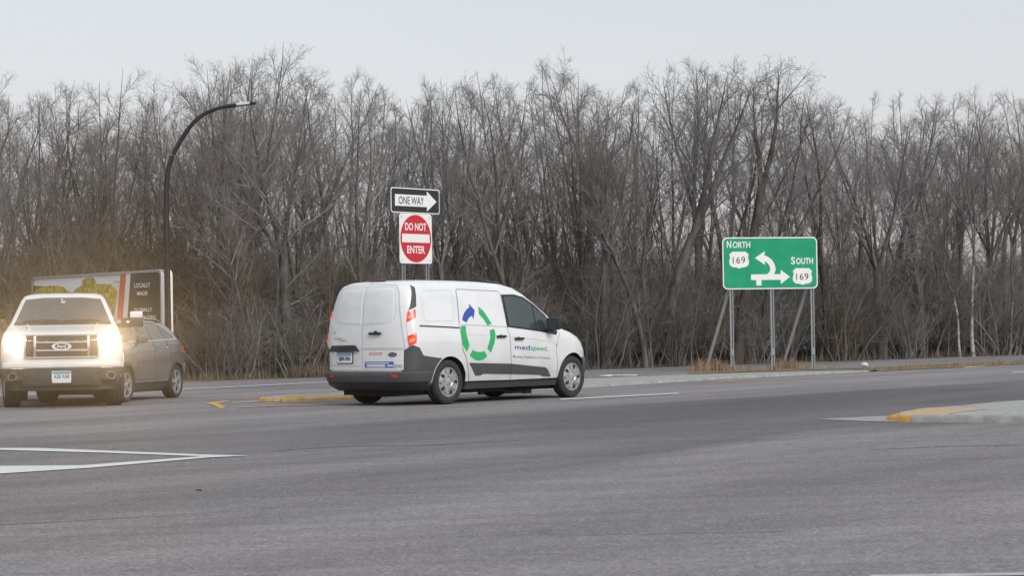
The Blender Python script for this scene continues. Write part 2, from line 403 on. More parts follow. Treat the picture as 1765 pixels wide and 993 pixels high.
# ---------------------------------------------------------------- kerbed islands
def concrete_mat():
    m = mat('concrete', (.33, .325, .305), .85, noise=.24, nscale=9, bump=.3, bscale=70)
    t = m.node_tree; b = t.nodes['Principled BSDF']; src = b.inputs['Base Color'].links[0].from_socket
    co = t.nodes.new('ShaderNodeTexCoord'); v = t.nodes.new('ShaderNodeTexVoronoi'); v.inputs['Scale'].default_value = 8.5; t.links.new(co.outputs['Object'], v.inputs['Vector'])
    r = t.nodes.new('ShaderNodeMapRange'); r.inputs[1].default_value = .07; r.inputs[2].default_value = .16; r.inputs[3].default_value = .45; r.inputs[4].default_value = 1.0; t.links.new(v.outputs['Distance'], r.inputs[0])
    s = t.nodes.new('ShaderNodeVectorMath'); s.operation = 'SCALE'; t.links.new(src, s.inputs[0]); t.links.new(r.outputs[0], s.inputs['Scale']); t.links.new(s.outputs[0], b.inputs['Base Color'])
    return m
m_conc = concrete_mat()
m_kerb = mat('kerb_concrete', (.28, .283, .272), .85, noise=.26, nscale=6, bump=.3, bscale=60)
m_gut = mat('gutter_concrete', (.30, .295, .285), .85, noise=.15, nscale=4)

def rounded(pts, it=2):
    """corner cutting, keeps long sides straight: pts are (x, y, height factor)"""
    for _ in range(it):
        q = []
        for i in range(len(pts)):
            a, b = Vector(pts[i]), Vector(pts[(i + 1) % len(pts)]); d = (b - a).length; k = min(.25, .30 / max(d, .01))
            q += [a.lerp(b, k), a.lerp(b, 1 - k)]
        pts = q
    r = []
    for i in range(len(pts)):
        a, b = pts[i], pts[(i + 1) % len(pts)]; k = max(1, int((b - a).length / .3)); r += [a.lerp(b, m / k) for m in range(k)]
    return r
def island(outline, h, taper, paint):
    """kerbed concrete island (counter-clockwise outline): kerb with a sloping face and rounded lip; paint(p) tells where the kerb is yellow"""
    Q = rounded([(p[0], p[1], t) for p, t in zip(outline, taper)]); n = len(Q); P = [Vector((q.x, q.y, 0)) for q in Q]
    nor = []
    for i in range(n):
        d = (P[(i + 1) % n] - P[i - 1]).normalized(); nor.append(Vector((-d.y, d.x, 0)))
    hs_ = [h * q.z for q in Q]; rings = []
    for ins, k in ((-.004, -1), (.012, .55), (.022, .85), (.045, 1.0), (.11, 1.03)):
        rings.append([P[i] + nor[i] * ins + Vector((0, 0, hs_[i] * k if k > 0 else -.01)) for i in range(n)])
    mb = MB(); v = [q for r_ in rings for q in r_]; f = []; mi = []
    for a in range(len(rings) - 1):
        for i in range(n):
            f.append((a * n + i, a * n + (i + 1) % n, (a + 1) * n + (i + 1) % n, (a + 1) * n + i)); mi.append(1 if paint((P[i] + P[(i + 1) % n]) / 2) else 0)
    mb.v = v; mb.f = f; mb.m = mi; k_ = mb.build('kerb', [m_kerb, m_yel], None, 40)
    top = rings[-1]; tri = tessellate_polygon([[Vector((p.x, p.y, 0)) for p in top]])
    mt = MB(); mt.add([p - Vector((0, 0, .003)) for p in top], [tuple(t) for t in tri]); o = mt.build('traffic_island', m_conc)
    if o.data.polygons[0].normal.z < 0: o.data.flip_normals()
    tag(o, kind='structure'); k_.parent = o
    return o
H1 = .08
# near island at the right, nose towards the left
def Gz(px, py, z): return G(px, py, z).xy
nose = gp((1522, 724.0), (1545, 727.2), (1567.6, 728.2), (1650, 729.0), (1765, 730.2), (1960, 732.0)) + [Gz(2000, 676, H1), Gz(1765, 688.5, H1), Gz(1700, 693.4, H1), Gz(1646, 698.8, H1), Gz(1600, 702.0, H1), Gz(1565, 706.5, H1), Gz(1540, 714.0, H1 * .7)]
a_, b_ = G(1528, 725).xy, G(1569, 728.2).xy
near = island(nose, H1, [.45, .9, 1, 1, 1, 1, 1, 1, 1, 1, 1, 1, .8], lambda p: a_.x < p.x < b_.x and p.y < b_.y + 1.1)
sheet('gutter', gp((1408, 723.6), (1450, 721.4), (1500, 719.0), (1540, 718), (1545, 728.2), (1500, 727.4), (1450, 725.6)), m_gut, .006)
# yellow paint on the nose: kerb face patch and stripe along the top
def painted(name, quads, m, lift=.004):
    mb = MB()
    for q in quads: mb.add(q, [tuple(range(len(q)))])
    o = mb.build(name, m); 
    return tag(o, kind='structure')
zy = lambda p: [(1380 + x * 385 / 1765, 660 + y * 100 / 458) for x, y in p]
from mathutils.bvhtree import BVHTree
def drape(name, pts, m, objs, lift=.004, step=.12):
    """thin coat of paint laid over the tops of solid things"""
    V, Fc = [], []
    for o in objs:
        n = len(V); V += [v.co.copy() for v in o.data.vertices]; Fc += [[i + n for i in p.vertices] for p in o.data.polygons]
    tree = BVHTree.FromPolygons(V, Fc); m_ = len(pts); q = []
    for a, b in zip(pts, pts[1:] + pts[:1]):
        k = max(1, int((b - a).length / step)); q += [a.lerp(b, j / k) for j in range(k)]
    x0, x1 = min(p.x for p in q), max(p.x for p in q); y0, y1 = min(p.y for p in q), max(p.y for p in q)
    nx_, ny_ = int((x1 - x0) / step) + 1, int((y1 - y0) / step) + 1
    inner = [Vector((x0 + (i + .5) * (x1 - x0) / nx_, y0 + (j + .5) * (y1 - y0) / ny_)) for i in range(nx_) for j in range(ny_)]
    inner = [p for p in inner if min((p - k).length for k in q) > step * .4]
    r = delaunay_2d_cdt(q + inner, [], [list(range(len(q)))], 1, 1e-6); vv = []
    for p in r[0]:
        h = tree.ray_cast(Vector((p.x, p.y, 2)), Vector((0, 0, -1)))[0]; vv.append((p.x, p.y, (h.z if h else 0) + lift))
    mb = MB(); mb.add(vv, [tuple(t) for t in r[2]]); o = mb.build(name, m, objs[0]); return o
near_k = near.children[0]
drape('kerb_paint', [Gz(x, y, H1) for x, y in zy([(760, 248), (800, 225), (870, 204), (1100, 200), (1300, 206), (1480, 209), (1300, 222), (1080, 238), (870, 246)])], m_yelw, [near, near_k])
# long median behind the van
front = [(447, 692.6), (520, 691.6), (597, 690.2), (760, 681.5), (882, 675.5), (1012, 668.8), (1110, 662.4), (1200, 657.0), (1263, 653.2), (1400, 646.2), (1500, 640.8)]
back = [(1520, 636.4), (1430, 638.5), (1263, 643.5), (1190, 645.6), (1012, 652.6), (882, 659), (760, 665.5), (589, 675.8), (520, 680.2), (460, 685.8), (443, 689.0)]
med = gp(*front) + [Gz(x, y, .05) for x, y in back[:-2]] + gp((462, 686.6), (444, 690.2))
mtp = [.9, 1] + [1] * 7 + [.8, .5] + [.5, .8] + [1] * 7 + [1, .9]
c_ = G(640, 688).xy
median = island(med, .055, mtp, lambda p: p.x < c_.x and p.y < G(446, 692).y + (p.x + 4.1) * .62 + .45)
sheet('gutter', gp((385, 697.0), (440, 690.2), (452, 693.4)), m_gut, .006)
drape('kerb_paint', [Gz(x, y, .055) for x, y in ((470, 686.2), (500, 682.6), (547, 678.9), (580, 676.9), (580, 678.2), (547, 680.4), (500, 684.2), (474, 687.6))], m_yelw, [median, median.children[0]])
# grass median carrying on to the right, and the soil strip behind the guide sign
m_dry = mat('dry_turf', (.20, .145, .075), .95, noise=.45, nscale=2.5, col2=(.34, .25, .13), bump=.5, bscale=20)
sheet('grass_strip', gp((1495, 641.6), (1560, 638.0), (1640, 634.4), (1765, 628.6), (2000, 617.0), (2000, 612.8), (1765, 624.6), (1690, 627.6), (1600, 632.0), (1525, 636.0)), m_dry, .012)
sheet('grass_strip', gp((1185, 646), (1300, 641), (1440, 637.4), (1530, 635.8), (1500, 634.4), (1400, 634.6), (1300, 637.0), (1190, 641.6)), m_dry, .012)
# loose verge at the foot of the wood
vl = [FE[0] + (FE[0] - FE[1]).normalized() * 40] + FE + [fr_]
m_verge = mat('verge_litter', (.12, .10, .08), .95, noise=.4, nscale=1.5, col2=(.21, .175, .135), bump=.6, bscale=10)
nrm = Vector((-.72, .70))
sheet('verge', [p for p in vl] + [p + nrm * 2.2 for p in vl[::-1]], m_verge, -.006)

# small stone on the median tip
s = MB(); bm = bmesh.new(); bmesh.ops.create_icosphere(bm, subdivisions=2, radius=.09)
for q in bm.verts: q.co *= 1 + random.uniform(-.22, .18); q.co.z *= .75
s.add([q.co.copy() for q in bm.verts], [[a.index for a in q.verts] for q in bm.faces]); bm.free()
o = s.build('stone', mat('pale_stone', (.5, .49, .45), .8, noise=.3, nscale=20), None, 40); p = G(1490, 641.0); o.location = (p.x, p.y, .15)
tag(o, 'small pale stone lying on the end of the concrete median', 'stone')
s = MB(); s.tube([(-.024, 0, .005), (-.006, .006, .006), (.016, 0, .005), (.027, -.008, .004)], [.003, .005, .005, .002], 6); o = s.build('twig', m_dark if 'm_dark' in globals() else mat('dark_underside', (.014, .014, .015), .85)); p = G(343, 846.5); o.location = (p.x, p.y, 0)
tag(o, 'short dark twig lying alone on the foreground asphalt', 'twig')

# ---------------------------------------------------------------- signs
m_galv = mat('galvanised_steel', (.25, .265, .275), .6, .3, noise=.12, nscale=12)
m_swhite = mat('sign_white', (.78, .77, .76), .5, noise=.04, nscale=5); m_sred = mat('sign_red', (.52, .018, .03), .5, noise=.06, nscale=6)
m_sblack = mat('sign_black', (.018, .019, .022), .5); m_back = mat('sign_aluminium', (.5, .51, .52), .45, .7)
m_green = mat('sign_green', (.0, .30, .16), .6, noise=.10, nscale=1.6, col2=(.02, .34, .165), spec=.25)
def u_post(mb, x, y, z0, z1, ang=0):
    """U-channel post: web and two flanges"""
    r_ = Matrix.Rotation(ang, 3, 'Z'); h = z1 - z0; c = Vector((x, y, (z0 + z1) / 2))
    for dx, dy, sx, sy in ((0, .016, .044, .006), (-.024, 0, .006, .036), (.024, 0, .006, .036), (-.036, -.018, .022, .005), (.036, -.018, .022, .005)):
        mb.box(c + r_ @ Vector((dx, dy, 0)), (sx, sy, h), rot=r_)
# do-not-enter with one-way plate above, both on two posts
SX, SY, SA = -2.0265, 40.915, 0.9095
rd = empty('do_not_enter_sign', (SX, SY, 0), SA, 'red do not enter sign with a black one way plate above it', 'road sign')
for x in (.13, .80):
    p = MB(); u_post(p, x, .032, .03, 3.62); p.build('post', m_galv, rd)
front_map = lambda y0: (lambda a, c, w: Vector((a, y0 - w, c)))
zb_ = 2.325
fm = front_map(-.002)
p = MB(); p.prism(rrect(.457, zb_ + .457, .914, .914, .06), 0, .004, fm); pn = p.build('do_not_enter_panel', m_swhite, rd)
circ = [(.457 + .435 * math.cos(2 * math.pi * k / 48), zb_ + .457 + .435 * math.sin(2 * math.pi * k / 48)) for k in range(48)]
p = MB(); p.prism(circ, .0045, .006, fm); p.build('red_disc', m_sred, pn)
p = MB(); p.prism([(.07, zb_ + .385), (.845, zb_ + .385), (.845, zb_ + .54), (.07, zb_ + .54)], .0065, .0072, fm); p.build('white_bar', m_swhite, pn)
p = MB(); flat_text(p, 'DO NOT', .13, .60, .457, zb_ + .675, lambda a, c: fm(a, c, .0076), .022); p.build('sign_lettering', m_swhite, pn)
p = MB(); flat_text(p, 'ENTER', .13, .50, .457, zb_ + .255, lambda a, c: fm(a, c, .0076), .022); p.build('sign_lettering', m_swhite, pn)
p = MB()
for x in (.06, .855):
    for z in (.06, .855): p.lathe([(.014, 0), (.014, .006), (.001, .007)], 10, c=(x, -.012, zb_ + z))
p.build('bolt', m_galv, pn)
ow = front_map(-.006); oz = 3.245; ox = .457
p = MB(); p.prism(rrect(ox, oz + .2285, 1.371, .457, .05), 0, .004, ow); pn = p.build('one_way_panel', m_swhite, rd)
p = MB(); p.prism(rrect(ox, oz + .2285, 1.335, .421, .04), .0045, .006, ow); p.build('black_field', m_sblack, pn)
ar = [(-.575, -.105), (.32, -.105), (.32, -.185), (.595, 0), (.32, .185), (.32, .105), (-.575, .105)]
p = MB(); p.prism([(ox + a, oz + .2285 + c) for a, c in ar], .0065, .0072, ow); p.build('arrow', m_swhite, pn)
p = MB(); flat_text(p, 'ONE WAY', .135, .71, ox - .12, oz + .2285, lambda a, c: ow(a, c, .0078), .012); p.build('sign_lettering', m_sblack, pn)
p = MB()
for x in (.13, ): 
    for z in (.055, .40): p.lathe([(.014, 0), (.014, .006), (.001, .007)], 10, c=(x, -.017, oz + z))
p.build('bolt', m_galv, pn)

# green guide sign
GA = math.atan2(.47, 2.08); gp1 = G(1263.5, 640.5)
gs = empty('guide_sign', (gp1.x, gp1.y, 0), GA, 'green highway guide sign with white arrows on three steel posts', 'road sign')
GW, GH = 2.39, 1.245
g0 = -.215; z0 = 1.955
for i, x in enumerate((.0, 1.02, 2.04)):
    p = MB(); u_post(p, x, .05, -.02, z0 + GH - .1); p.box((x, .05, .45), (.075, .05, .16)); p.build('post', m_galv, gs)
for x in (.02, 1.98):
    p = MB(); a = Vector((x - .0, .08, z0 + .20)); b = Vector((x - .20, 1.55, .02)); d = b - a
    rt_ = d.to_track_quat('Z', 'Y').to_matrix(); c = (a + b) / 2
    for dx, dy, sx, sy in ((0, -.016, .064, .006), (-.030, 0, .006, .045), (.030, 0, .006, .045)): p.box(c + rt_ @ Vector((dx, dy, 0)), (sx, sy, d.length), rot=rt_)
    p.build('brace', mat('lightened_galv', (.42, .44, .45), .5, .2, noise=.1, nscale=10), gs)  # galvanised colour lightened to make up for shade on the brace undersides
fm = front_map(.01)
p = MB(); p.prism(rrect(g0 + GW / 2, z0 + GH / 2, GW, GH, .12), 0, .006, fm); pn = p.build('sign_panel', m_swhite, gs)
p = MB(); p.prism(rrect(g0 + GW / 2, z0 + GH / 2, GW - .055, GH - .055, .10), .0065, .008, fm); p.build('green_field', m_green, pn)
for z in (.15, .62, 1.09):
    p = MB(); p.box((g0 + GW / 2, .028, z0 + z), (GW - .1, .03, .05)); p.build('stringer', m_back, pn)
gx = lambda px, py: (g0 + (px - 62) / 1618 * GW, z0 + (940 - py) / 885 * GH)
def gpoly(mb, pts, w0=.0085, w1=.0092): mb.prism([gx(*q) for q in pts], w0, w1, fm)
p = MB()
gpoly(p, [(540, 688), (1045, 688), (1045, 615), (1205, 732), (1045, 856), (1045, 783), (715, 783), (715, 875), (628, 875), (628, 783), (540, 783)])
cv = [(800, 688)]
ou = [(935, 690)] + [(962, 600)] + [(700 + 262 * math.cos(R(a)), 612 - 258 * math.sin(R(a))) for a in (0, 15, 30, 45, 60, 72)] + [(760, 358)]
inn = [(765, 462), (800, 478), (838, 512), (862, 556), (870, 600), (858, 640), (835, 668), (800, 690)]
gpoly(p, ou + inn, .0086, .0096)
gpoly(p, [(610, 408), (785, 292), (768, 360), (770, 462), (785, 530)], .0087, .0098)
p.build('arrow', m_swhite, pn)
def shield(cx, cy):
    h = [(0, -140), (55, -135), (105, -142), (165, -92), (150, -45), (168, 30), (160, 85), (115, 122), (40, 132), (0, 148)]
    pts = h + [(-a, b) for a, b in h[::-1][1:-1]]
    return [(cx + a, cy + b) for a, b in pts]
for cx, cy in ((342, 437), (1418, 727)):
    p = MB(); gpoly(p, shield(cx, cy)); sh = p.build('route_shield', m_swhite, pn)
    p = MB(); c = gx(cx - 3, cy + 5); flat_text(p, '169', 112 / 885 * GH, 212 / 1618 * GW, c[0], c[1], lambda a, e: fm(a, e, .0100), .004, space=1.1); p.build('route_number', m_sblack, sh)
p = MB()
def gtext(s_, x0, x1, y0, y1):
    c = gx((x0 + x1) / 2, (y0 + y1) / 2); flat_text(p, s_, (y1 - y0) / 885 * GH, (x1 - x0) / 1618 * GW, c[0], c[1], lambda a, e: fm(a, e, .0095), .018)
gtext('N', 138, 212, 115, 232); gtext('ORTH', 236, 535, 130, 232); p.build('sign_lettering', m_swhite, pn)
p = MB(); gtext('S', 1226, 1296, 400, 517); gtext('OUTH', 1314, 1605, 415, 517)
p.build('sign_lettering', m_swhite, pn)

# advertising sign behind the grey car
bl_, br_ = Vector((-12.45, 58.7, 0)), Vector((-8.19, 53.0, 0)); BL = (br_ - bl_).length; BA = math.atan2(br_.y - bl_.y, br_.x - bl_.x)
bb = empty('advertising_sign', bl_, BA, 'wide roadside sign reading locally made globally distributed beside the lamp post', 'billboard')
BT, BB, BD = 2.62, .55, .24
m_frame = mat('frame_silver', (.42, .42, .42), .4, .6)
fm = front_map(0.0)
def bframe(name, y0, y1):
    p = MB(); o_ = rrect(BL / 2, (BT + BB) / 2, BL, BT - BB, .16, 4); i_ = rrect(BL / 2, (BT + BB) / 2, BL - .12, BT - BB - .12, .12, 4); n = len(o_)
    v = [Vector((a, y, c)) for y in (y0, y1) for a, c in o_] + [Vector((a, y, c)) for y in (y0, y1) for a, c in i_]
    f = []
    for i in range(n):
        j = (i + 1) % n
        f += [(i, j, n + j, n + i), (2 * n + i, 3 * n + i, 3 * n + j, 2 * n + j), (i, 2 * n + i, 2 * n + j, j), (n + i, n + j, 3 * n + j, 3 * n + i)]
    p.add(v, f); return p.build(name, m_frame if y0 < 0 else mat('frame_white', (.72, .70, .66), .5), bb, 30)
bframe('frame', -.03, .05); bframe('rear_frame', BD - .05, BD + .03)
p = MB(); p.prism(rrect(BL / 2, (BT + BB) / 2, BL - .07, BT - BB - .07, .13, 4), -BD + .01, -.02, lambda a, c, w: Vector((a, -w, c))); p.build('cabinet', m_black if 'm_black' in globals() else mat('black_plastic', (.018, .018, .02), .45), bb)
p = MB(); 
for x in (1.2, BL - 1.2): p.box((x, .12, .27), (.3, .2, .60))
p.build('support', m_galv, bb)
# printed face
ybt = lambda px: 150 + (px - 100) / 1475 * (72 - 150)
def bx(px, py):
    u = (px - 100) / 1475; s_ = 434 + u * 47; uu = u * 434 / (434 * u + 481 * (1 - u)) if 0 < u < 1 else u
    u2 = u * 58.7 / (u * 58.7 + (1 - u) * 53.0) if 0 < u < 1 else u
    return (.06 + u2 * (BL - .12), BT - .06 - (py - ybt(px)) / s_)
def bpoly(name, pts, m, w, par):
    p = MB(); p.prism([bx(*q) for q in pts], w, w + .002, lambda a, c, k: Vector((a, .012 - k * 2.5, c))); return p.build(name, m, par)
face = bpoly('printed_face', [(100, 150), (1575, 72), (1575, 950), (100, 1030)], mat('print_sky', (.74, .76, .80), .5), 0, bb)
m_leafp = mat('print_trees', (.15, .17, .03), .6, noise=.55, nscale=4.5, col2=(.62, .50, .08))
rr = random.Random(3)
def bumpy(pts):
    q = []
    for a, b in zip(pts, pts[1:]):
        k = max(1, int(abs(b[0] - a[0]) / 9)); q += [(a[0] + (b[0] - a[0]) * j / k, a[1] + (b[1] - a[1]) * j / k + rr.uniform(-9, 7)) for j in range(k)]
    return q + [pts[-1]]
lows = [(1050, 420), (1020, 600)]
bpoly('printed_trees', [(104, 500)] + bumpy([(104, 218), (150, 232), (205, 225), (270, 250), (330, 300), (420, 330)]) + [(420, 500)], mat('print_trees_dark', (.035, .05, .02), .6, noise=.5, nscale=7, col2=(.13, .14, .05)), .004, face)
bpoly('printed_trees', [(104, 560)] + bumpy([(104, 285), (170, 245), (260, 222), (380, 225), (450, 240), (500, 285), (545, 303), (600, 262), (660, 222), (668, 165), (720, 135), (800, 140), (830, 190), (860, 215), (940, 205), (1010, 225), (1050, 265), (1068, 310)]) + lows, mat('print_trees', (.10, .115, .025), .6, noise=.55, nscale=6.5, col2=(.48, .42, .08)), .0055, face)
bpoly('printed_trees', [(104, 600)] + bumpy([(104, 310), (180, 270), (260, 255), (380, 262), (440, 290), (520, 320), (600, 300), (700, 250), (790, 262), (850, 300), (905, 270), (950, 245), (1000, 262), (1040, 300), (1052, 360)]) + lows, mat('print_trees_gold', (.22, .20, .035), .6, noise=.55, nscale=8, col2=(.74, .56, .10)), .007, face)
m_pdk = mat('print_black', (.02, .016, .014), .5)
bpoly('printed_stripe', [(1113, 92), (1178, 88), (1128, 640), (1062, 640)], mat('print_red', (.62, .10, .045), .5), .0085, face)
bpoly('printed_stripe', [(1180, 88), (1232, 85), (1183, 640), (1130, 640)], mat('print_pale', (.78, .78, .80), .5), .0085, face)
bpoly('printed_stripe', [(1104, 92), (1112, 92), (1061, 640), (1050, 640)], mat('print_pale', (.78, .78, .80), .5), .0085, face)
bpoly('printed_panel', [(1233, 90), (1545, 76), (1570, 110), (1572, 940), (1150, 960), (1184, 640)], m_pdk, .0095, face)
p = MB()
for s_, x0, x1, y0, y1 in (('LOCALLY', 1272, 1458, 195, 250), ('MADE', 1305, 1425, 290, 340), ('GLOBALLY', 1268, 1480, 475, 525), ('DISTRIBUTED', 1235, 1518, 566, 612)):
    a0 = bx(x0, (y0 + y1) / 2 + 4); a1 = bx(x1, (y0 + y1) / 2 - 4); hgt = (y1 - y0 - 8) / 475; zc_ = (a0[1] + a1[1]) / 2
    flat_text(p, s_, hgt, a1[0] - a0[0], (a0[0] + a1[0]) / 2, zc_, lambda a, c: Vector((a, -.022, c)), .022)
p.build('printed_lettering', m_swhite, face)

# street lamp: tapered pole sweeping over into an arm with a flat head
LD = 51.6
lp = [at_depth(x, y, LD) for x, y in ((290, 560), (288.5, 470), (287, 400), (286.5, 340), (288.7, 299.5), (294.7, 275), (305, 253), (320, 228.5), (335.5, 209), (350.6, 197), (373, 187), (398, 182.0))]
lb = Vector((lp[0].x + .02, LD, 0))
sl = empty('street_lamp', lb, 0, 'tall black street lamp with a curved arm behind the grey car', 'street lamp')
m_lamp = mat('lamp_bronze', (.016, .014, .016), .45, .3)
q = [Vector((0, 0, .15))] + [p - lb for p in lp]
fine = []
for i in range(len(q) - 1):
    a, b, c, d = q[max(0, i - 1)], q[i], q[i + 1], q[min(len(q) - 1, i + 2)]
    for k in range(4):
        t = k / 4; fine.append(.5 * ((2 * b) + (c - a) * t + (2 * a - 5 * b + 4 * c - d) * t * t + (3 * b - a - 3 * c + d) * t ** 3))
fine.append(q[-1])
p = MB(); p.tube(fine, [.072 - .030 * i / (len(fine) - 1) for i in range(len(fine))], 12); p.build('pole', m_lamp, sl, 60)
p = MB(); p.lathe([(.001, 0), (.19, 0), (.19, .03), (.10, .06), (.09, .16), (.001, .16)], 20); ob = p.build('base_plate', m_lamp, sl, 40); ob.rotation_euler = (R(90), 0, 0)
e0 = q[-1]; dirv = (q[-1] - q[-2]).normalized(); dirv = Vector((1, 0, .10)).normalized()
rot = Matrix.Rotation(-math.atan2(dirv.z, dirv.x), 3, 'Y')
p = MB(); p.box(e0 + dirv * .27, (.62, .22, .055), rot=rot, bev=.015); p.box(e0 + dirv * .02, (.22, .12, .085), rot=rot, bev=.02); hd = p.build('lamp_head', m_lamp, sl, 40)
p = MB(); p.box(e0 + dirv * .29 + Vector((0, -.112, .012)), (.30, .012, .045), rot=rot); p.box(e0 + dirv * .29 + Vector((0, 0, .030)), (.30, .20, .012), rot=rot); p.build('heat_sink', mat('pale_metal', (.70, .74, .78), .35, .4), hd)
p = MB(); p.box(e0 + dirv * .27 + Vector((0, 0, -.030)), (.34, .17, .012), rot=rot); p.build('lens', m_clear if 'm_clear' in globals() else mat('clear_lens', (.72, .72, .72), .15), hd)
# ---------------------------------------------------------------- shared vehicle materials
m_white = mat('white_paint', (.66, .66, .66), .34, coat=.55, noise=.05, nscale=2.2)
m_vanwhite = mat('van_paint', (.72, .735, .745), .36, coat=.45, noise=.06, nscale=1.6)
m_dark = mat('dark_underside', (.014, .014, .015), .85)
m_plastic = mat('grey_plastic', (.058, .062, .066), .62, noise=.12, nscale=9, bump=.1, bscale=300)
m_black = mat('black_plastic', (.018, .018, .02), .45)
m_tyre = mat('tyre_rubber', (.03, .029, .029), .85, noise=.2, nscale=14, bump=.15, bscale=90)
m_glass = mat('dark_glass', (.045, .062, .062), .07, spec=.8, noise=.25, nscale=1.3)
m_glassw = mat('windscreen_glass', (.05, .05, .05), .06, spec=.9, noise=.2, nscale=1.0)
m_chrome = mat('chrome', (.78, .78, .78), .16, 1.0, noise=.06, nscale=6)
m_alloy = mat('alloy_silver', (.44, .45, .46), .38, .6, noise=.08, nscale=10)
m_seam = mat('panel_gap', (.26, .265, .27), .8)
m_red = mat('red_lens', (.45, .008, .006), .3, emit=(1, .035, .015), estr=.40, coat=.5)
m_orange = mat('lit_tail_bulb', (.9, .25, .05), .3, emit=(1, .14, .03), estr=.6)
m_clear = mat('clear_lens', (.48, .48, .48), .2, noise=.2, nscale=30, coat=.5)
m_plate = mat('plate_white', (.72, .74, .74), .5); m_pblue = mat('plate_blue', (.12, .34, .48), .5); m_ink = mat('plate_ink', (.05, .05, .12), .6)
m_mred = mat('marker_red', (.42, .05, .04), .3, coat=.3)
m_lblue = mat('decal_blue', (.035, .075, .36), .45); m_lgreen = mat('decal_green', (.02, .40, .13), .45); m_lgrey = mat('decal_grey', (.22, .22, .23), .5)

def road_dirt(m, z0, z1, tan, amount):
    """spray thrown up from the road: a film of dirt on the lowest panels"""
    t = m.node_tree; b = t.nodes['Principled BSDF']; src = b.inputs['Base Color'].links[0].from_socket
    co = t.nodes.new('ShaderNodeTexCoord'); sp = t.nodes.new('ShaderNodeSeparateXYZ'); n = t.nodes.new('ShaderNodeTexNoise'); n.inputs['Scale'].default_value = 4; n.inputs['Detail'].default_value = 6
    r = t.nodes.new('ShaderNodeMapRange'); r.inputs[1].default_value = z1; r.inputs[2].default_value = z0; r.inputs[3].default_value = 0; r.inputs[4].default_value = 1
    k = t.nodes.new('ShaderNodeMath'); k.operation = 'MULTIPLY'; k2 = t.nodes.new('ShaderNodeMath'); k2.operation = 'MULTIPLY'; k2.inputs[1].default_value = amount
    mx = t.nodes.new('ShaderNodeMix'); mx.data_type = 'RGBA'; mx.inputs[7].default_value = (*tan, 1)
    l = t.links.new; l(co.outputs['Object'], sp.inputs[0]); l(co.outputs['Object'], n.inputs['Vector']); l(sp.outputs['Z'], r.inputs[0]); l(r.outputs[0], k.inputs[0]); l(n.outputs['Fac'], k.inputs[1]); l(k.outputs[0], k2.inputs[0]); l(k2.outputs[0], mx.inputs[0]); l(src, mx.inputs[6]); l(mx.outputs[2], b.inputs['Base Color'])
road_dirt(m_vanwhite, .25, 1.05, (.36, .34, .30), 1.0); road_dirt(m_white, .45, 1.0, (.34, .30, .25), .8)
def wheel(root, x, y, z, r, w, rim_r, side, style='cap', label=None, steer=0.0):
    """side +1: outer face towards +Y of the vehicle; wheel > tyre, rim"""
    hub = MB(); hub.lathe([(.001, -.3 * w), (rim_r * .95, -.3 * w), (rim_r * .95, .25 * w), (.001, .25 * w)], 24)
    h = hub.build('wheel', m_dark, root, 40); h.location = (x, y, z); h.rotation_euler = (0, 0, (0 if side > 0 else math.pi) + steer)
    t = MB(); hw = w / 2
    t.lathe([(rim_r * .98, -hw * .8), (rim_r * 1.1, -hw * .96), (r * .93, -hw), (r * .985, -hw * .82), (r, -hw * .5), (r * .985, -hw * .46), (r, -hw * .4), (r, -.03), (r * .98, -.015), (r * .98, .015), (r, .03),
             (r, hw * .4), (r * .985, hw * .46), (r, hw * .5), (r * .985, hw * .82), (r * .93, hw), (rim_r * 1.1, hw * .96), (rim_r * 1.0, hw * .80), (rim_r * .97, hw * .3)], 44)
    t.build('tyre', m_tyre, h, 50)
    q = MB(); y1 = hw * .84
    if style == 'cap':      # wheel cover: dished disc with oval slots between raised pads
        q.lathe([(rim_r * 1.0, y1 - .012), (rim_r * .99, y1 + .004), (rim_r * .93, y1 + .002), (rim_r * .90, y1 - .012), (rim_r * .80, y1 - .004), (rim_r * .60, y1 + .012), (rim_r * .36, y1 + .016), (rim_r * .30, y1 + .006), (rim_r * .20, y1 + .014), (.001, y1 + .018)], 40)
        for i in range(10):
            a = 2 * math.pi * i / 10
            sl = [(math.cos(a) * (rim_r * .70 + p[1] * rim_r * .17) - math.sin(a) * p[0] * rim_r * .105, math.sin(a) * (rim_r * .70 + p[1] * rim_r * .17) + math.cos(a) * p[0] * rim_r * .105) for p in [(math.cos(k * math.pi / 5), math.sin(k * math.pi / 5)) for k in range(10)]]
            q.prism(sl, y1 + .0, y1 + .016 if i % 2 else y1 + .019, lambda u, v, wv: Vector((u, wv, v)), 1 if i % 2 else 0)
        for i in range(5):
            a = 2 * math.pi * (i + .25) / 5
            q.prism([(math.cos(a + d) * k * rim_r, math.sin(a + d) * k * rim_r) for k, d in ((.36, -.22), (.60, -.10), (.60, .10), (.36, .22))], y1, y1 + .024, lambda u, v, wv: Vector((u, wv, v)))
    else:                   # spoked alloy
        q.lathe([(rim_r * 1.0, y1 - .03), (rim_r * 1.0, y1 + .004), (rim_r * .92, y1 + .002), (rim_r * .88, y1 - .05), (rim_r * .9, y1 - .1)], 40)
        q.lathe([(rim_r * .24, y1 - .03), (rim_r * .22, y1), (rim_r * .1, y1 + .005), (.001, y1 + .006)], 20)
        for i in range(5):
            a = 2 * math.pi * (i + .1) / 5
            for d in (-.13, .13):
                q.prism([(math.cos(a + d + e) * k * rim_r, math.sin(a + d + e) * k * rim_r) for k, e in ((.2, -.25), (.92, -.075), (.92, .075), (.2, .25))], y1 - .03, y1 - .004, lambda u, v, wv: Vector((u, wv, v)))
    q.build('rim', [m_alloy, m_black], h, 30)
    return h

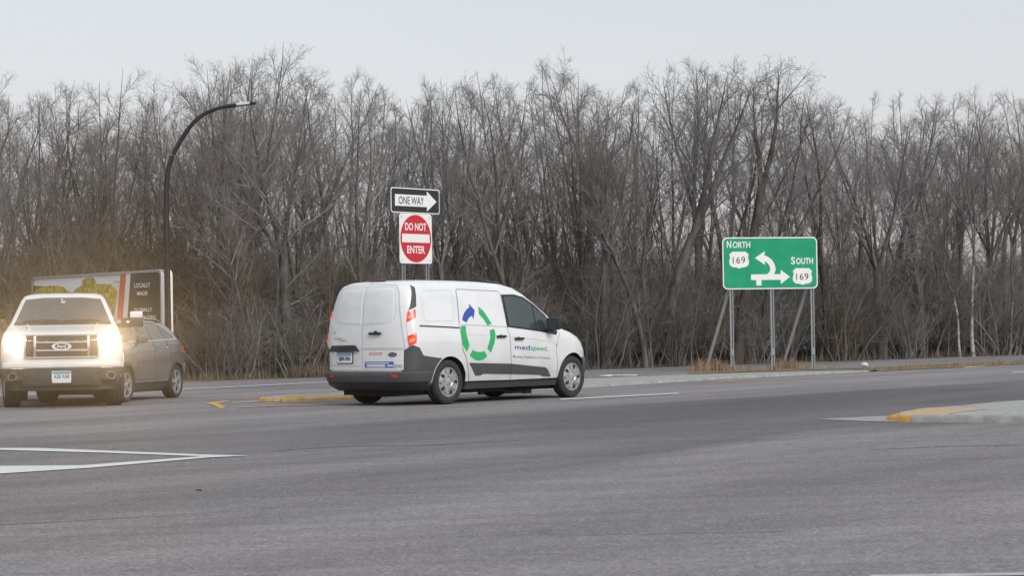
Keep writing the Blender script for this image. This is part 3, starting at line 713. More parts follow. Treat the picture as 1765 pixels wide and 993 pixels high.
def licence_plate(root, fn, w, h, body, surround=None):
    """fn(u, v, lift): u across, v up"""
    p = MB(); p.prism(rrect(0, 0, w, h, .012, 2), -.004, .004, fn)
    o = p.build('licence_plate', m_plate, root)
    b = MB(); b.prism(rrect(0, h * .33, w * .94, h * .24, .006, 1), .004, .0052, fn); b.build('plate_header', m_pblue, o)
    t = MB(); flat_text(t, body, h * .42, w * .80, 0, -h * .06, lambda a, c: fn(a, c, .0062), bold=.012); t.build('plate_number', m_ink, o)
    if surround:
        s = MB(); s.prism(rrect(0, 0, w + .03, h + .03, .015, 2), -.010, -.003, fn); s.build('plate_frame', surround, o)
    return o

# ---------------------------------------------------------------- white delivery van
VX, VY, VH = -1.638, 34.362, 0.8977
VS = Shell(
 w=[(.22, .80), (.30, .85), (.45, .885), (.62, .90), (.95, .90), (1.02, .892), (1.15, .87), (1.4, .825), (1.65, .765), (1.76, .72), (1.82, .66), (1.85, .58), (1.868, .42), (1.876, .2)],
 xr=[(.22, -.84), (.30, -.94), (.45, -.965), (.54, -.965), (.60, -.96), (1.2, -.945), (1.5, -.915), (1.7, -.87), (1.79, -.81), (1.84, -.68), (1.868, -.40), (1.876, 0)],
 xf=[(.22, 3.66), (.30, 3.80), (.45, 3.87), (.62, 3.88), (.75, 3.85), (.88, 3.76), (.98, 3.62), (1.05, 3.42), (1.11, 3.15), (1.16, 2.98), (1.31, 2.78), (1.5, 2.50), (1.66, 2.24), (1.75, 2.05), (1.81, 1.80), (1.845, 1.3), (1.868, .7), (1.876, .4)],
 rr=[(.22, .30), (1.2, .30), (1.8, .34), (1.868, .3), (1.876, .1)],
 rf=[(.22, .75), (.6, .95), (1.0, .80), (1.2, .45), (1.8, .5), (1.868, .4), (1.876, .15)], nr=2.6, nf=2.3)
def build_van():
    root = empty('delivery_van', (VX, VY, 0), VH, 'white delivery van with green and blue ring logo driving past the red do-not-enter sign', 'van')
    b = VS.body('body', [m_vanwhite, m_dark], root, [(0, .335), (3.06, .335)], .385, .52, dark_below=.315)
    u = MB(); u.box((1.45, 0, .22), (4.3, 1.25, .14)); u.box((1.9, -.45, .17), (.6, .35, .14)); u.box((-.45, .1, .2), (.4, .6, .14)); u.box((1.05, -.62, .16), (.10, .06, .10)); u.box((2.2, -.6, .15), (.16, .08, .12))
    u.build('underbody', m_dark, root)
    for x in (0, 3.06):
        for sg in (-1, 1): wheel(root, x, sg * .765, .335, .335, .205, .225, sg, 'cap')
    # rear bumper with wrap-round corners up to the lamps
    rb = MB(); VS.band(rb, -1.045, 1.045, [.355, .36, .44, .49, .508, .513], [.0, .045, .052, .05, .035, .0]); 
    rb.build('rear_bumper', m_plastic, root, 40)
    rl_ = MB(); VS.band(rl_, -1.04, 1.04, [.235, .245, .30, .358], [.0, .012, .030, .040]); rl_.build('bumper_valance', m_black, root, 40)
    for side, sg in (('R', -1), ('L', 1)):
        c = MB(); a = arc(0, .335, .40, 152, 92, 8)
        VS.patch(c, [(-.885, .30), (-.885, .80), (-.80, .905), (-.70, .86), (-.62, .745), (-.50, .727)] + [(x, z) for x, z in arc(0, .335, .405, 118, 176, 8) if z < .72] + [(-.42, .30)], side, .006, .02, .06)
        c.build('bumper_corner', m_plastic, root, 40)
    rf = MB(); VS.patch(rf, rrect(-.62, .452, .10, .035, .008, 2), 'B', .056, .01); VS.patch(rf, rrect(.62, .452, .10, .035, .008, 2), 'B', .056, .01)
    rf.build('reflector', m_mred, root)
    # sills, side mouldings, front bumper
    for side in 'RL':
        s = MB(); VS.patch(s, [(.40, .215), (.41, .30), (2.66, .285), (2.67, .215)], side, .008, .03, .12); s.build('sill', m_plastic, root, 40)
        m = MB(); VS.patch(m, [(.43, .612), (.585, .428), (.69, .42), (.785, .447), (1.42, .425)] + [(1.42, .578)], side, .022, .025, .1)
        VS.patch(m, [(1.435, .578), (1.435, .425), (2.17, .395), (2.28, .365), (2.47, .357), (2.36, .47), (2.30, .502)], side, .022, .025, .1)
        m.build('side_moulding', m_plastic, root, 40)
    fb = MB(); VS.band(fb, 2.22, 3.0, [.20, .22, .40, .55, .62, .64], [0, .02, .03, .03, .02, 0]); VS.band(fb, -2.22, -3.0, [.20, .22, .40, .55, .62, .64], [0, .02, .03, .03, .02, 0])
    fb.build('front_bumper', m_plastic, root, 40)
    # shut lines and doors
    for side, sg in (('R', -1), ('L', 1)):
        lab = None
        d = MB(); VS.patch(d, [(.262, 1.20), (.335, 1.70), (.36, 1.718), (1.33, 1.688), (1.352, 1.67), (1.385, 1.14), (1.418, .99), (1.455, .33), (.47, .34), (.37, .70), (.30, .80), (.275, 1.10)], side, .007, .012, .09)
        sd = d.build('sliding_door', m_vanwhite, root, 30)
        d = MB(); VS.patch(d, [(1.402, 1.12), (1.37, 1.665), (1.70, 1.675), (1.93, 1.625), (2.17, 1.50), (2.43, 1.31), (2.70, 1.04), (2.66, .98), (2.58, .84), (2.61, .60), (2.63, .33), (1.472, .33), (1.436, .99)], side, .007, .012, .09)
        fd = d.build('front_door', m_vanwhite, root, 30)
        q = MB()
        VS.line(q, [(.255, 1.20), (.328, 1.70), (.36, 1.726), (1.33, 1.697), (1.361, 1.68)], side, .014, .004)
        VS.line(q, [(1.361, 1.68), (1.393, 1.13), (1.427, .99), (1.464, .33)], side, .016, .004)
        VS.line(q, [(2.71, 1.04), (2.668, .98), (2.589, .84), (2.62, .60), (2.64, .33)], side, .014, .004)
        VS.line(q, [(.266, 1.19), (.27, 1.10), (.295, .80), (.365, .70), (.462, .335)], side, .014, .004)
        VS.line(q, [(.30, 1.188), (.9, 1.165), (1.385, 1.142)], side, .008, .0085)
        q.build('door_gap', m_seam, root)
        q = MB(); VS.line(q, [(-.655, 1.181), (-.2, 1.163), (.25, 1.142)], side, .020, .006); q.build('door_rail', mat('rail_dark', (.05, .03, .035), .6), root)  # dark strip for the sliding door rail
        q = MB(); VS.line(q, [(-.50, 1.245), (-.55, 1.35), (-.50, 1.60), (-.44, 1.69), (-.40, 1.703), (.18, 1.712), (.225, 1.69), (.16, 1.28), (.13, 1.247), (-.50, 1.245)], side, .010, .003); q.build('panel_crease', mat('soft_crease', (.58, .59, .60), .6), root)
        # pressed line along the doors
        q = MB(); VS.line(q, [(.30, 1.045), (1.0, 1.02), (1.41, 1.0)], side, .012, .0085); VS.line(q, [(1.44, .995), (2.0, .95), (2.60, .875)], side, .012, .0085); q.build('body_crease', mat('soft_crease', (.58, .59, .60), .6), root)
        # cab window: black surround, pane, quarter pane
        win = [(1.392, 1.142), (1.376, 1.645), (1.70, 1.648), (1.92, 1.606), (2.16, 1.49), (2.40, 1.315), (2.645, 1.055), (2.60, 1.005), (2.21, 1.062)]
        f = MB(); VS.patch(f, win, side, .009, .012, .08); wf = f.build('window', m_black, root, 30)
        g = MB(); VS.patch(g, [(1.445, 1.165), (1.425, 1.61), (1.69, 1.615), (1.90, 1.576), (2.075, 1.485), (2.098, 1.10)], side, .012, .006, .08); g.build('pane', m_glass, wf, 30)
        g = MB(); VS.patch(g, [(2.125, 1.095), (2.105, 1.465), (2.37, 1.285), (2.55, 1.09), (2.50, 1.055)], side, .012, .006, .08); g.build('pane', m_glass, wf, 30)
        # handles
        for x, z in ((1.20, 1.0), (1.635, .96)):
            h = MB(); gm = VS.on(side, .0); c = gm(x, z)
            h.box(c + Vector((0, sg * .03, 0)), (.215, .035, .036), bev=.012); h.box(c + Vector((0, sg * .014, .018)), (.05, .02, .02), bev=.006); h.build('door_handle', m_black, root, 40)
        # mirror
        mm = MB(); c = VS.on(side, 0)(2.36, 1.12); mm.box(c + Vector((0, sg * .17, .065)), (.12, .23, .20), bev=.04); mm.box(c + Vector((.02, sg * .05, -.04)), (.10, .14, .05), bev=.015)
        mo = mm.build('door_mirror', m_black, root, 40)
        mg = MB(); mg.box(c + Vector((-.064, sg * .175, .065)), (.004, .17, .15)); mg.build('mirror_glass', m_glass, mo)
        # tail lamp: housing, red top, clear middle, red bottom; black pillar strip over it
        ps = MB(); VS.patch(ps, [(-.625, 1.785), (-.585, 1.75), (-.66, 1.46), (-.775, 1.41), (-.745, 1.48)], side, .007, .012, .05); ps.build('pillar_trim', m_plastic, root)
        tl = MB(); VS.patch(tl, [(-.775, 1.40), (-.665, 1.465), (-.70, 1.30), (-.745, .93), (-.825, .88), (-.835, 1.0), (-.82, 1.25)], side, .010, .02, .04); t = tl.build('tail_lamp', m_clear, root, 30)
        for po in ([(-.785, 1.395), (-.69, 1.425), (-.708, 1.305), (-.82, 1.235)], [(-.83, 1.035), (-.735, 1.085), (-.75, .935), (-.825, .885), (-.832, .98)]):
            r1 = MB(); VS.patch(r1, po, side, .016, .01, .04); r1.build('red_lens', m_red, t, 30)
        for po in ([(-.79, 1.325), (-.725, 1.345), (-.73, 1.31), (-.795, 1.285)], [(-.82, .985), (-.765, 1.0), (-.77, .955), (-.82, .935)]):
            r2 = MB(); VS.patch(r2, po, side, .02, .006, .04); r2.build('lit_bulb', m_orange, t, 30)
        # fuel flap or nothing; small front marker
        hl = MB(); VS.patch(hl, [(3.05, 1.03), (3.28, 1.025), (3.52, .97), (3.60, .90), (3.40, .935), (3.18, .985)], side, .006, .02, .06); hl.build('headlamp', m_clear, root, 30)
        mk = MB(); VS.patch(mk, rrect(2.60, .845, .035, .03, .01, 2), side, .008, .01, .03); mk.build('side_marker', m_seam, root)
    # roof third brake light
    th = MB(); c = VS.XR(0, 1.845); th.box((c + .03, 0, 1.862), (.05, .30, .022), bev=.006); th.build('brake_light', mat('dark_red_lens', (.16, .03, .03), .4), root, 40)
    # rear doors
    left = [(.008, .535), (.008, 1.80), (.50, 1.775), (.585, 1.69), (.675, 1.25), (.74, .90), (.735, .535)]
    for nm, po in (('rear_door', [(a + .0, c) for a, c in left]), ('rear_door', mirror(left))):
        d = MB(); VS.patch(d, po, 'B', .008, .014, .06); dr = d.build(nm, m_vanwhite, root, 30)
    q = MB(); VS.line(q, [(0, .53), (0, 1.81)], 'B', .014, .004); VS.line(q, mirror(left)[:1] + [(-.735, .53), (-.748, .90), (-.683, 1.25), (-.593, 1.695), (-.505, 1.785), (0, 1.81), (.505, 1.785), (.593, 1.695), (.683, 1.25), (.748, .90), (.743, .53)], 'B', .012, .004); q.build('door_gap', mat('rear_gap', (.46, .47, .48), .8), root)
    wz = [(.03, 1.735), (.46, 1.715), (.515, 1.68), (.555, 1.40), (.53, 1.30), (.42, 1.235), (.03, 1.225)]
    for po in (wz, mirror(wz)):
        q = MB(); VS.patch(q, po, 'B', .013, .008, .06); q.build('rear_panel', mat('panel_grey', (.68, .70, .71), .4, coat=.3, noise=.05, nscale=3), root, 30)
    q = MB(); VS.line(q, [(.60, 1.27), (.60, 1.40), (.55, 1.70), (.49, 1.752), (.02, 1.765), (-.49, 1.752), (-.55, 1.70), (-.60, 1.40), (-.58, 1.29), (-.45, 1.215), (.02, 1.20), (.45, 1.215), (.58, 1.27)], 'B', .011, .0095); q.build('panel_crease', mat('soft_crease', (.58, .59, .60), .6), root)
    q = MB(); VS.line(q, [(.02, .848), (-.35, .847), (-.73, .843)], 'B', .035, .0095); VS.line(q, [(.72, .60), (.3, .595), (.02, .59)], 'B', .02, .0095); q.build('body_crease', mat('crease_grey', (.50, .50, .49), .7), root)  # darker grey strips along the rear door creases
    h = MB(); c = VS.fn('B')(-.265, 1.076); h.box(c + Vector((-.03, 0, 0)), (.04, .235, .036), bev=.014); h.box(c + Vector((-.015, .0, .03)), (.03, .05, .02), bev=.006); h.build('door_handle', m_black, root, 40)
    cv = MB(); VS.patch(cv, [(.63, .90), (.14, .905), (.05, .818), (.70, .81)], 'B', .045, .04, .08); cv.build('plate_light_cover', m_black, root, 40)
    fB = VS.on('B', .0)
    licence_plate(root, lambda a, c, l=0.0: fB(.35 - a, .717 + c, .022 + l), .31, .15, '8JM 046', m_black)
    d = MB(); VS.patch(d, rrect(-.26, .777, .25, .034, .008, 2), 'B', .010, .002, .05); st = d.build('sticker', mat('sticker_red', (.50, .16, .11), .5), root)
    d = MB(); VS.patch(d, rrect(-.26, .777, .21, .012, .004, 1), 'B', .012, .001, .05); d.build('sticker_print', m_plate, st)
    d = MB(); VS.patch(d, rrect(-.32, .613, .53, .094, .01, 2), 'B', .010, .002, .05); st = d.build('sticker', mat('sticker_blue', (.06, .11, .36), .5), root)
    d = MB(); VS.patch(d, rrect(-.29, .637, .44, .012, .004, 1), 'B', .012, .001, .05); VS.patch(d, rrect(-.27, .605, .34, .022, .004, 1), 'B', .012, .001, .05); VS.patch(d, rrect(-.27, .578, .36, .009, .003, 1), 'B', .012, .001, .05); VS.patch(d, rrect(-.53, .60, .10, .02, .003, 1), 'B', .012, .001, .05); d.build('sticker_print', m_plate, st)
    d = MB(); ov = [(-.567 + .07 * math.cos(k * math.pi / 10), .763 + .032 * math.sin(k * math.pi / 10)) for k in range(20)]; VS.patch(d, ov, 'B', .016, .012, .05); em = d.build('emblem', mat('emblem_blue', (.02, .03, .08), .3, coat=.5), root)
    d = MB(); flat_text(d, 'Ford', .028, .085, 0, .0, lambda a, c: fB(-.567 - a, .763 + c, .0175)); d.build('emblem_script', m_alloy, em)
    d = MB(); flat_text(d, 'TRANSIT', .022, .20, 0, 0, lambda a, c: fB(.51 - a, 1.006 + c, .0105), .01); flat_text(d, 'CONNECT', .022, .19, 0, 0, lambda a, c: fB(.41 - a, .975 + c, .0105), .01); flat_text(d, 'XL', .03, .07, 0, 0, lambda a, c: fB(.605 - a, 1.09 + c, .0105), .01); d.build('badge_lettering', m_lgrey, root)
    d = MB(); flat_text(d, '2045', .045, .13, 0, 0, lambda a, c: fB(-.655 - a, .592 + c, .013), .01); d.build('fleet_number', m_lgrey, root)
    # side print, both sides
    for side, sg in (('R', -1), ('L', 1)):
        gr = MB(); bl = MB(); gy = MB()
        def T(po): return po if side == 'R' else [(1.36 - x, z) for x, z in po][::-1]
        for po in ([(.765, 1.462), (.86, 1.405), (.95, 1.30), (1.025, 1.195), (.92, 1.168), (.845, 1.268), (.755, 1.345)],
                   [(.955, 1.10), (1.065, 1.118), (1.079, 1.038), (1.05, .93), (1.015, .862), (.945, .752), (.862, .825), (.91, .91), (.945, 1.0)],
                   [(.517, .808), (.58, .782), (.65, .770), (.72, .772), (.792, .783), (.858, .708), (.80, .668), (.728, .645), (.655, .639), (.582, .648), (.51, .68), (.44, .720)],
                   [(.286, 1.172), (.40, 1.168), (.388, 1.10), (.392, 1.02), (.415, .94), (.437, .873), (.378, .775), (.32, .84), (.285, .905), (.268, .975), (.265, 1.06)]):
            lg = MB(); VS.patch(lg, T(po), side, .0095, .001, .05); lg.build('logo_arc', m_lgreen, root)
        lg = MB(); VS.patch(lg, T([(.335, 1.258), (.365, 1.315), (.41, 1.37), (.498, 1.43), (.555, 1.452), (.552, 1.508), (.668, 1.405), (.60, 1.262), (.583, 1.32), (.53, 1.305), (.484, 1.277), (.428, 1.218)]), side, .0095, .001, .05); lg.build('logo_arrow', m_lblue, root)
        gm = VS.on(side, .0098); s_ = 1 if side == 'R' else -1
        xc = 1.95
        flat_text(bl, 'med', .072, .375, 0, 0, lambda a, c: gm(xc + s_ * (a - .225), .812 - .047 * s_ * a + c + .012), .012)
        flat_text(gr, 'speed.', .072, .44, 0, 0, lambda a, c: gm(xc + s_ * (a + .205), .812 - .047 * s_ * a + c - .008), .012)
        flat_text(gy, 'Moving Healthcare Forward', .042, .93, 0, 0, lambda a, c: gm(xc + s_ * a, .668 - .045 * s_ * a + c), .006)
        gr.build('brand_lettering', m_lgreen, root); bl.build('brand_lettering', m_lblue, root); gy.build('slogan_print', m_lgrey, root)
    # windscreen, bonnet line, grille
    ws = MB(); VS.patch(ws, [(-.72, 1.20), (-.60, 1.70), (0, 1.76), (.60, 1.70), (.72, 1.20), (0, 1.18)], 'F', .005, .01, .09); ws.build('windscreen', m_glassw, root, 30)
    gl = MB(); VS.patch(gl, [(-.42, .66), (-.48, .82), (.48, .82), (.42, .66)], 'F', .008, .02, .08); gl.build('grille', m_black, root, 30)
    # wiper on the rear door
    return root
build_van()

# ---------------------------------------------------------------- white pickup truck
TH = -1.392
TX = -7.036 + (-.075) * (-math.sin(TH)); TY = 35.746 + (-.075) * math.cos(TH)
TS = Shell(
 w=[(.36, .80), (.45, .88), (.62, .92), (.80, .935), (1.02, .925), (1.12, .90), (1.20, .88), (1.26, .86), (1.30, .835), (1.55, .735), (1.70, .675), (1.765, .63), (1.80, .54), (1.815, .35), (1.82, .15)],
 xr=[(.36, -4.6), (.5, -4.75), (1.24, -4.75), (1.25, -3.05), (1.55, -2.95), (1.70, -2.88), (1.78, -2.75), (1.815, -2.4), (1.82, -2.2)],
 xf=[(.36, .66), (.45, .74), (.62, .78), (1.04, .765), (1.10, .74), (1.145, .66), (1.18, .45), (1.22, .10), (1.26, -.25), (1.295, -.42), (1.45, -.70), (1.62, -1.02), (1.72, -1.22), (1.765, -1.38), (1.80, -1.62), (1.815, -1.9), (1.82, -2.0)],
 rr=[(.36, .12), (1.24, .12), (1.25, .25), (1.82, .25)],
 rf=[(.36, .22), (.62, .22), (1.05, .22), (1.15, .26), (1.28, .30), (1.33, .34), (1.75, .34), (1.815, .22), (1.82, .1)], nr=3, nf=2.6)
def build_truck():
    root = empty('pickup_truck', (TX, TY, 0), TH, 'white pickup truck facing the camera with both headlights blazing', 'pickup truck')
    TS.body('body', [m_white, m_dark], root, [(0, .37), (-3.45, .37)], .43, .55, dark_below=.5)
    u = MB(); u.box((-1.9, 0, .40), (5.0, 1.1, .2)); u.box((.35, 0, .36), (.5, 1.2, .2)); u.tube([(0, -.7, .33), (0, .7, .33)], .06); u.tube([(-3.45, -.7, .33), (-3.45, .7, .33)], .07); u.box((-3.45, 0, .33), (.3, .3, .28), bev=.08)
    u.build('chassis', m_dark, root)
    for x, st in ((0, .10), (-3.45, 0)):
        for sg in (-1, 1): wheel(root, x, sg * .79, .37, .37, .255, .235, sg, 'spoke', steer=st)
    fF = TS.on('F', 0.0)
    # grille: black mesh insets, chrome frame, bars and side uprights
    g = MB(); TS.patch(g, [(-.545, .79), (-.545, 1.105), (.545, 1.105), (.545, .79)], 'F', .006, .02, .08); gr = g.build('grille', m_black, root, 30)
    me_ = MB()
    for i in range(44):
        y = -.37 + i * .74 / 43; me_.box(fF(y, .94, .012), (.006, .005, .29))
    for j in range(17):
        z = .80 + j * .28 / 16; me_.box(fF(0, z, .010), (.006, .74, .005))
    tag(me_.build('grille_mesh', mat('mesh_grey', (.10, .095, .09), .5), gr), kind='stuff')
    fr = MB()
    for z, h in ((1.012, .026), (.887, .026), (.780, .022), (1.108, .016)):
        pts = [fF(y, z, .024) for y in [-.545 + k * 1.09 / 12 for k in range(13)]]
        if z < 1.1 and z > .79: pts = [fF(y, z, .024) for y in [-.40 + k * .80 / 12 for k in range(13)]]
        for a, b in zip(pts, pts[1:]): fr.box((a + b) / 2, (.03, (b - a).length + .002, h), rot=Matrix.Rotation(math.atan2(b.y - a.y, b.x - a.x) - math.pi / 2, 3, 'Z'))
    for y in (-.405, .405): fr.box(fF(y, .945, .026), (.034, .040, .325), bev=.008)
    for y in (-.55, .55): fr.box(fF(y, .945, .018), (.03, .022, .325), bev=.006)
    fr.build('grille_bars', m_chrome, gr, 40)
    e = MB(); ov = lambda a, b, n=28: [(a * math.cos(2 * math.pi * k / n), .946 + b * math.sin(2 * math.pi * k / n)) for k in range(n)]
    e.prism(ov(.15, .058), .02, .05, lambda a, c, w: fF(a, c, w)); em = e.build('emblem', m_chrome, gr, 40)
    e = MB(); e.prism(ov(.105, .043), .045, .056, lambda a, c, w: fF(a, c, w)); e.build('emblem_field', mat('emblem_navy', (.03, .04, .09), .25, coat=.6), em, 40)
    e = MB(); flat_text(e, 'Ford', .04, .125, 0, 0, lambda a, c: fF(a, .946 + c, .0585), .015); e.build('emblem_script', m_plate, em)
    # headlights
    m_beam = mat('headlight_beam', (1, .9, .7), .2, emit=(1.0, .80, .50), estr=10.0)
    for sg in (-1, 1):
        po = [(.565, 1.10), (.87, 1.075), (.885, .985), (.862, .865), (.76, .842), (.715, .765), (.60, .770)]
        po = po if sg > 0 else mirror(po)
        h = MB(); TS.patch(h, po, 'F', .012, .03, .06); hl = h.build('headlight', mat('headlight_lens', (.80, .78, .70), .12, coat=.8, emit=(1, .70, .30), estr=1.5), root, 30)
        for cy, cz, rr in ((.73, .985, .095), (.655, .83, .05)):
            b = MB(); n = 20
            b.prism([(sg * cy + rr * math.cos(2 * math.pi * k / n), cz + rr * math.sin(2 * math.pi * k / n)) for k in range(n)], .013, .022, lambda a, c, w: fF(a, c, w)); b.build('lit_bulb', m_beam, hl)
        ld = bpy.data.lights.new('headlight_glow', 'SPOT'); lo = bpy.data.objects.new('headlight_glow', ld); COL.objects.link(lo); lo.parent = hl
        ld.energy = 1350 if sg > 0 else 720; ld.spot_size = R(34); ld.spot_blend = .8; ld.color = (1, .66, .30); ld.shadow_soft_size = .08
        lo.location = fF(sg * .72, .96, .10); lo.rotation_euler = Vector((-1, 0, -.20)).to_track_quat('Z', 'Y').to_euler()
    # bumper: painted top band, chrome band, lower valance, fog lamps, plate
    bp = MB(); TS.band(bp, 2.28, 3.0, [.60, .605, .66, .70, .705], [0, .075, .085, .07, .0]); TS.band(bp, -2.28, -3.0, [.60, .605, .66, .70, .705], [0, .075, .085, .07, .0]); bp.build('bumper_cap', m_white, root, 40)
    cb = MB()
    for a, b in ((2.24, 3.0), (-2.24, -3.0)): TS.band(cb, a, b, [.40, .41, .43, .55, .61, .625, .63], [0, .07, .10, .115, .11, .09, .0])
    bo = cb.build('bumper', mat('darkened_chrome', (.30, .29, .28), .22, 1.0, noise=.1, nscale=5), root, 40)  # chrome colour darkened to stand for the ground reflected in it
    va = MB(); TS.patch(va, [(-.80, .27), (-.84, .43), (.84, .43), (.80, .27)], 'F', .03, .05, .1); TS.patch(va, [(-.58, .43), (-.58, .60), (.58, .60), (.58, .43)], 'F', .122, .02, .1)
    va.build('valance', m_plastic, root, 40)
    for sg in (-1, 1):
        f = MB(); n = 20; f.prism([(sg * .715 + .062 * math.cos(2 * math.pi * k / n), .525 + .062 * math.sin(2 * math.pi * k / n)) for k in range(n)], .10, .125, lambda a, c, w: fF(a, c, w)); fo = f.build('fog_lamp', m_chrome, root, 40)
        f = MB(); f.prism([(sg * .715 + .045 * math.cos(2 * math.pi * k / n), .525 + .045 * math.sin(2 * math.pi * k / n)) for k in range(n)], .12, .129, lambda a, c, w: fF(a, c, w)); f.build('fog_lens', m_black, fo, 40)
    licence_plate(root, lambda a, c, l=0.0: fF(-.005 + a, .523 + c, .128 + l), .29, .148, 'A28 XA8')
    # bonnet shut line, cowl, windscreen
    q = MB(); TS.line(q, [(-.60, 1.125), (-.3, 1.128), (.3, 1.128), (.60, 1.125)], 'F', .010, .004); q.build('bonnet_gap', m_seam, root)
    hb = MB()
    for sg in (-1, 1): hb.tube([Vector((TS.XF(sg * .50, 1.16) - .02, sg * .50, 1.155)), Vector((.1, sg * .50, 1.228)), Vector((-.32, sg * .55, 1.285))], [.012, .022, .018], 8)
    hb.build('bonnet_rib', m_white, root, 60)
    ws = MB(); TS.patch(ws, [(-.755, 1.305), (-.60, 1.70), (-.3, 1.728), (.3, 1.728), (.60, 1.70), (.755, 1.305), (.4, 1.318), (-.4, 1.318)], 'F', .006, .012, .07); wo = ws.build('windscreen', m_glassw, root, 30)
    cw = MB(); TS.patch(cw, [(-.765, 1.285), (-.755, 1.318), (-.4, 1.332), (.4, 1.332), (.755, 1.318), (.765, 1.285)], 'F', .010, .012, .07); cw.build('cowl', m_black, root, 30)
    wp = MB()
    for y0, y1 in ((-.62, -.05), (.02, .58)): wp.tube([fF(y0, 1.335, .02), fF((y0 + y1) / 2, 1.345, .022), fF(y1, 1.34, .02)], .007, 5)
    wp.build('wiper', m_black, root)
    im = MB(); im.box(fF(0, 1.64, .010), (.012, .075, .055), bev=.01); im.box(fF(-.02, 1.685, .009), (.008, .03, .05)); im.build('mirror_badge', mat('pale_sticker', (.45, .5, .5), .5), wo)
    # doors and side glass
    for side, sg in (('R', -1), ('L', 1)):
        for k, po in enumerate(([(-.62, .52), (-.60, 1.22), (-1.62, 1.22), (-1.62, .52)], [(-1.64, .52), (-1.64, 1.22), (-2.75, 1.22), (-2.72, .95), (-2.62, .52)])):
            d = MB(); TS.patch(d, po, side, .006, .012, .12); dr = d.build('door', m_white, root, 30)
            h = MB(); h.box(TS.on(side, 0)(-1.45 - k * 1.08, 1.08, .025), (.2, .03, .04), bev=.012); h.build('handle', m_chrome, dr, 40)
        for po in ([(-.88, 1.31), (-1.50, 1.685), (-1.60, 1.70), (-1.60, 1.30)], [(-1.70, 1.30), (-1.70, 1.71), (-2.45, 1.69), (-2.62, 1.60), (-2.68, 1.32)]):
            d = MB(); TS.patch(d, po, side, .006, .012, .1); d.build('side_window', m_glass, root, 30)
        # towing mirror: dark housing on an arm with a white cap on its outer end
        c = TS.on(side, 0)(-.80, 1.31)
        mm = MB(); mm.box(Vector((c.x + .02, sg * 1.095, 1.31)), (.15, .36, .155), bev=.02); mm.box(Vector((c.x, sg * .88, 1.27)), (.09, .16, .06), bev=.015); mo = mm.build('mirror', m_black, root, 40)
        mc = MB(); mc.box(Vector((c.x + .02, sg * 1.165, 1.435)), (.13, .205, .105), bev=.025); mc.build('mirror_cap', m_white, mo, 40)
        ml = MB(); ml.box(Vector((c.x + .099, sg * 1.03, 1.32)), (.006, .05, .03)); ml.build('mirror_signal', m_plate, mo)
        # arch lips
        for x in (0, -3.45):
            a = MB(); g = TS.on(side, .0); pp = arc(x, .37, .45, -8, 188, 18); a.tube([g(px_, max(.37, pz), .004) for px_, pz in pp], .016, 6); a.build('arch_lip', m_white, root, 60)
    bd = MB(); bd.box((-3.95, 0, 1.245), (1.5, 1.66, .03), bev=.012); bd.build('bed_cover', m_black, root, 40)
    cl = MB()
    for y in (-.52, ): cl.box((-2.0, y, 1.822), (.10, .06, .03), bev=.012)
    cl.build('clearance_light', m_black, root)
    return root
build_truck()

# ---------------------------------------------------------------- grey suv behind the pickup
m_suv = mat('grey_paint', (.125, .13, .135), .22, .35, coat=.7, noise=.08, nscale=2)
SH = R(-103)
SS = Shell(
 w=[(.16, .62), (.24, .69), (.34, .735), (.6, .76), (.80, .755), (.93, .735), (1.0, .71), (1.2, .61), (1.28, .56), (1.34, .46), (1.37, .30), (1.378, .12)],
 xr=[(.16, -.42), (.26, -.55), (.45, -.60), (.65, -.60), (.8, -.56), (.92, -.50), (1.0, -.42), (1.2, -.16), (1.27, .04), (1.33, .28), (1.36, .6), (1.378, .9)],
 xf=[(.16, 2.75), (.26, 2.86), (.45, 2.92), (.65, 2.90), (.78, 2.78), (.86, 2.45), (.93, 2.05), (.98, 1.88), (1.15, 1.58), (1.27, 1.34), (1.33, 1.14), (1.36, 1.0), (1.378, .98)],
 rr=[(.16, .22), (.8, .25), (1.0, .25), (1.378, .04)], rf=[(.16, .5), (.8, .5), (1.0, .35), (1.33, .3), (1.378, .04)], nr=2.4, nf=2.3)
q_ = G(297, 686.0); left_ = Vector((-math.sin(SH), math.cos(SH), 0))
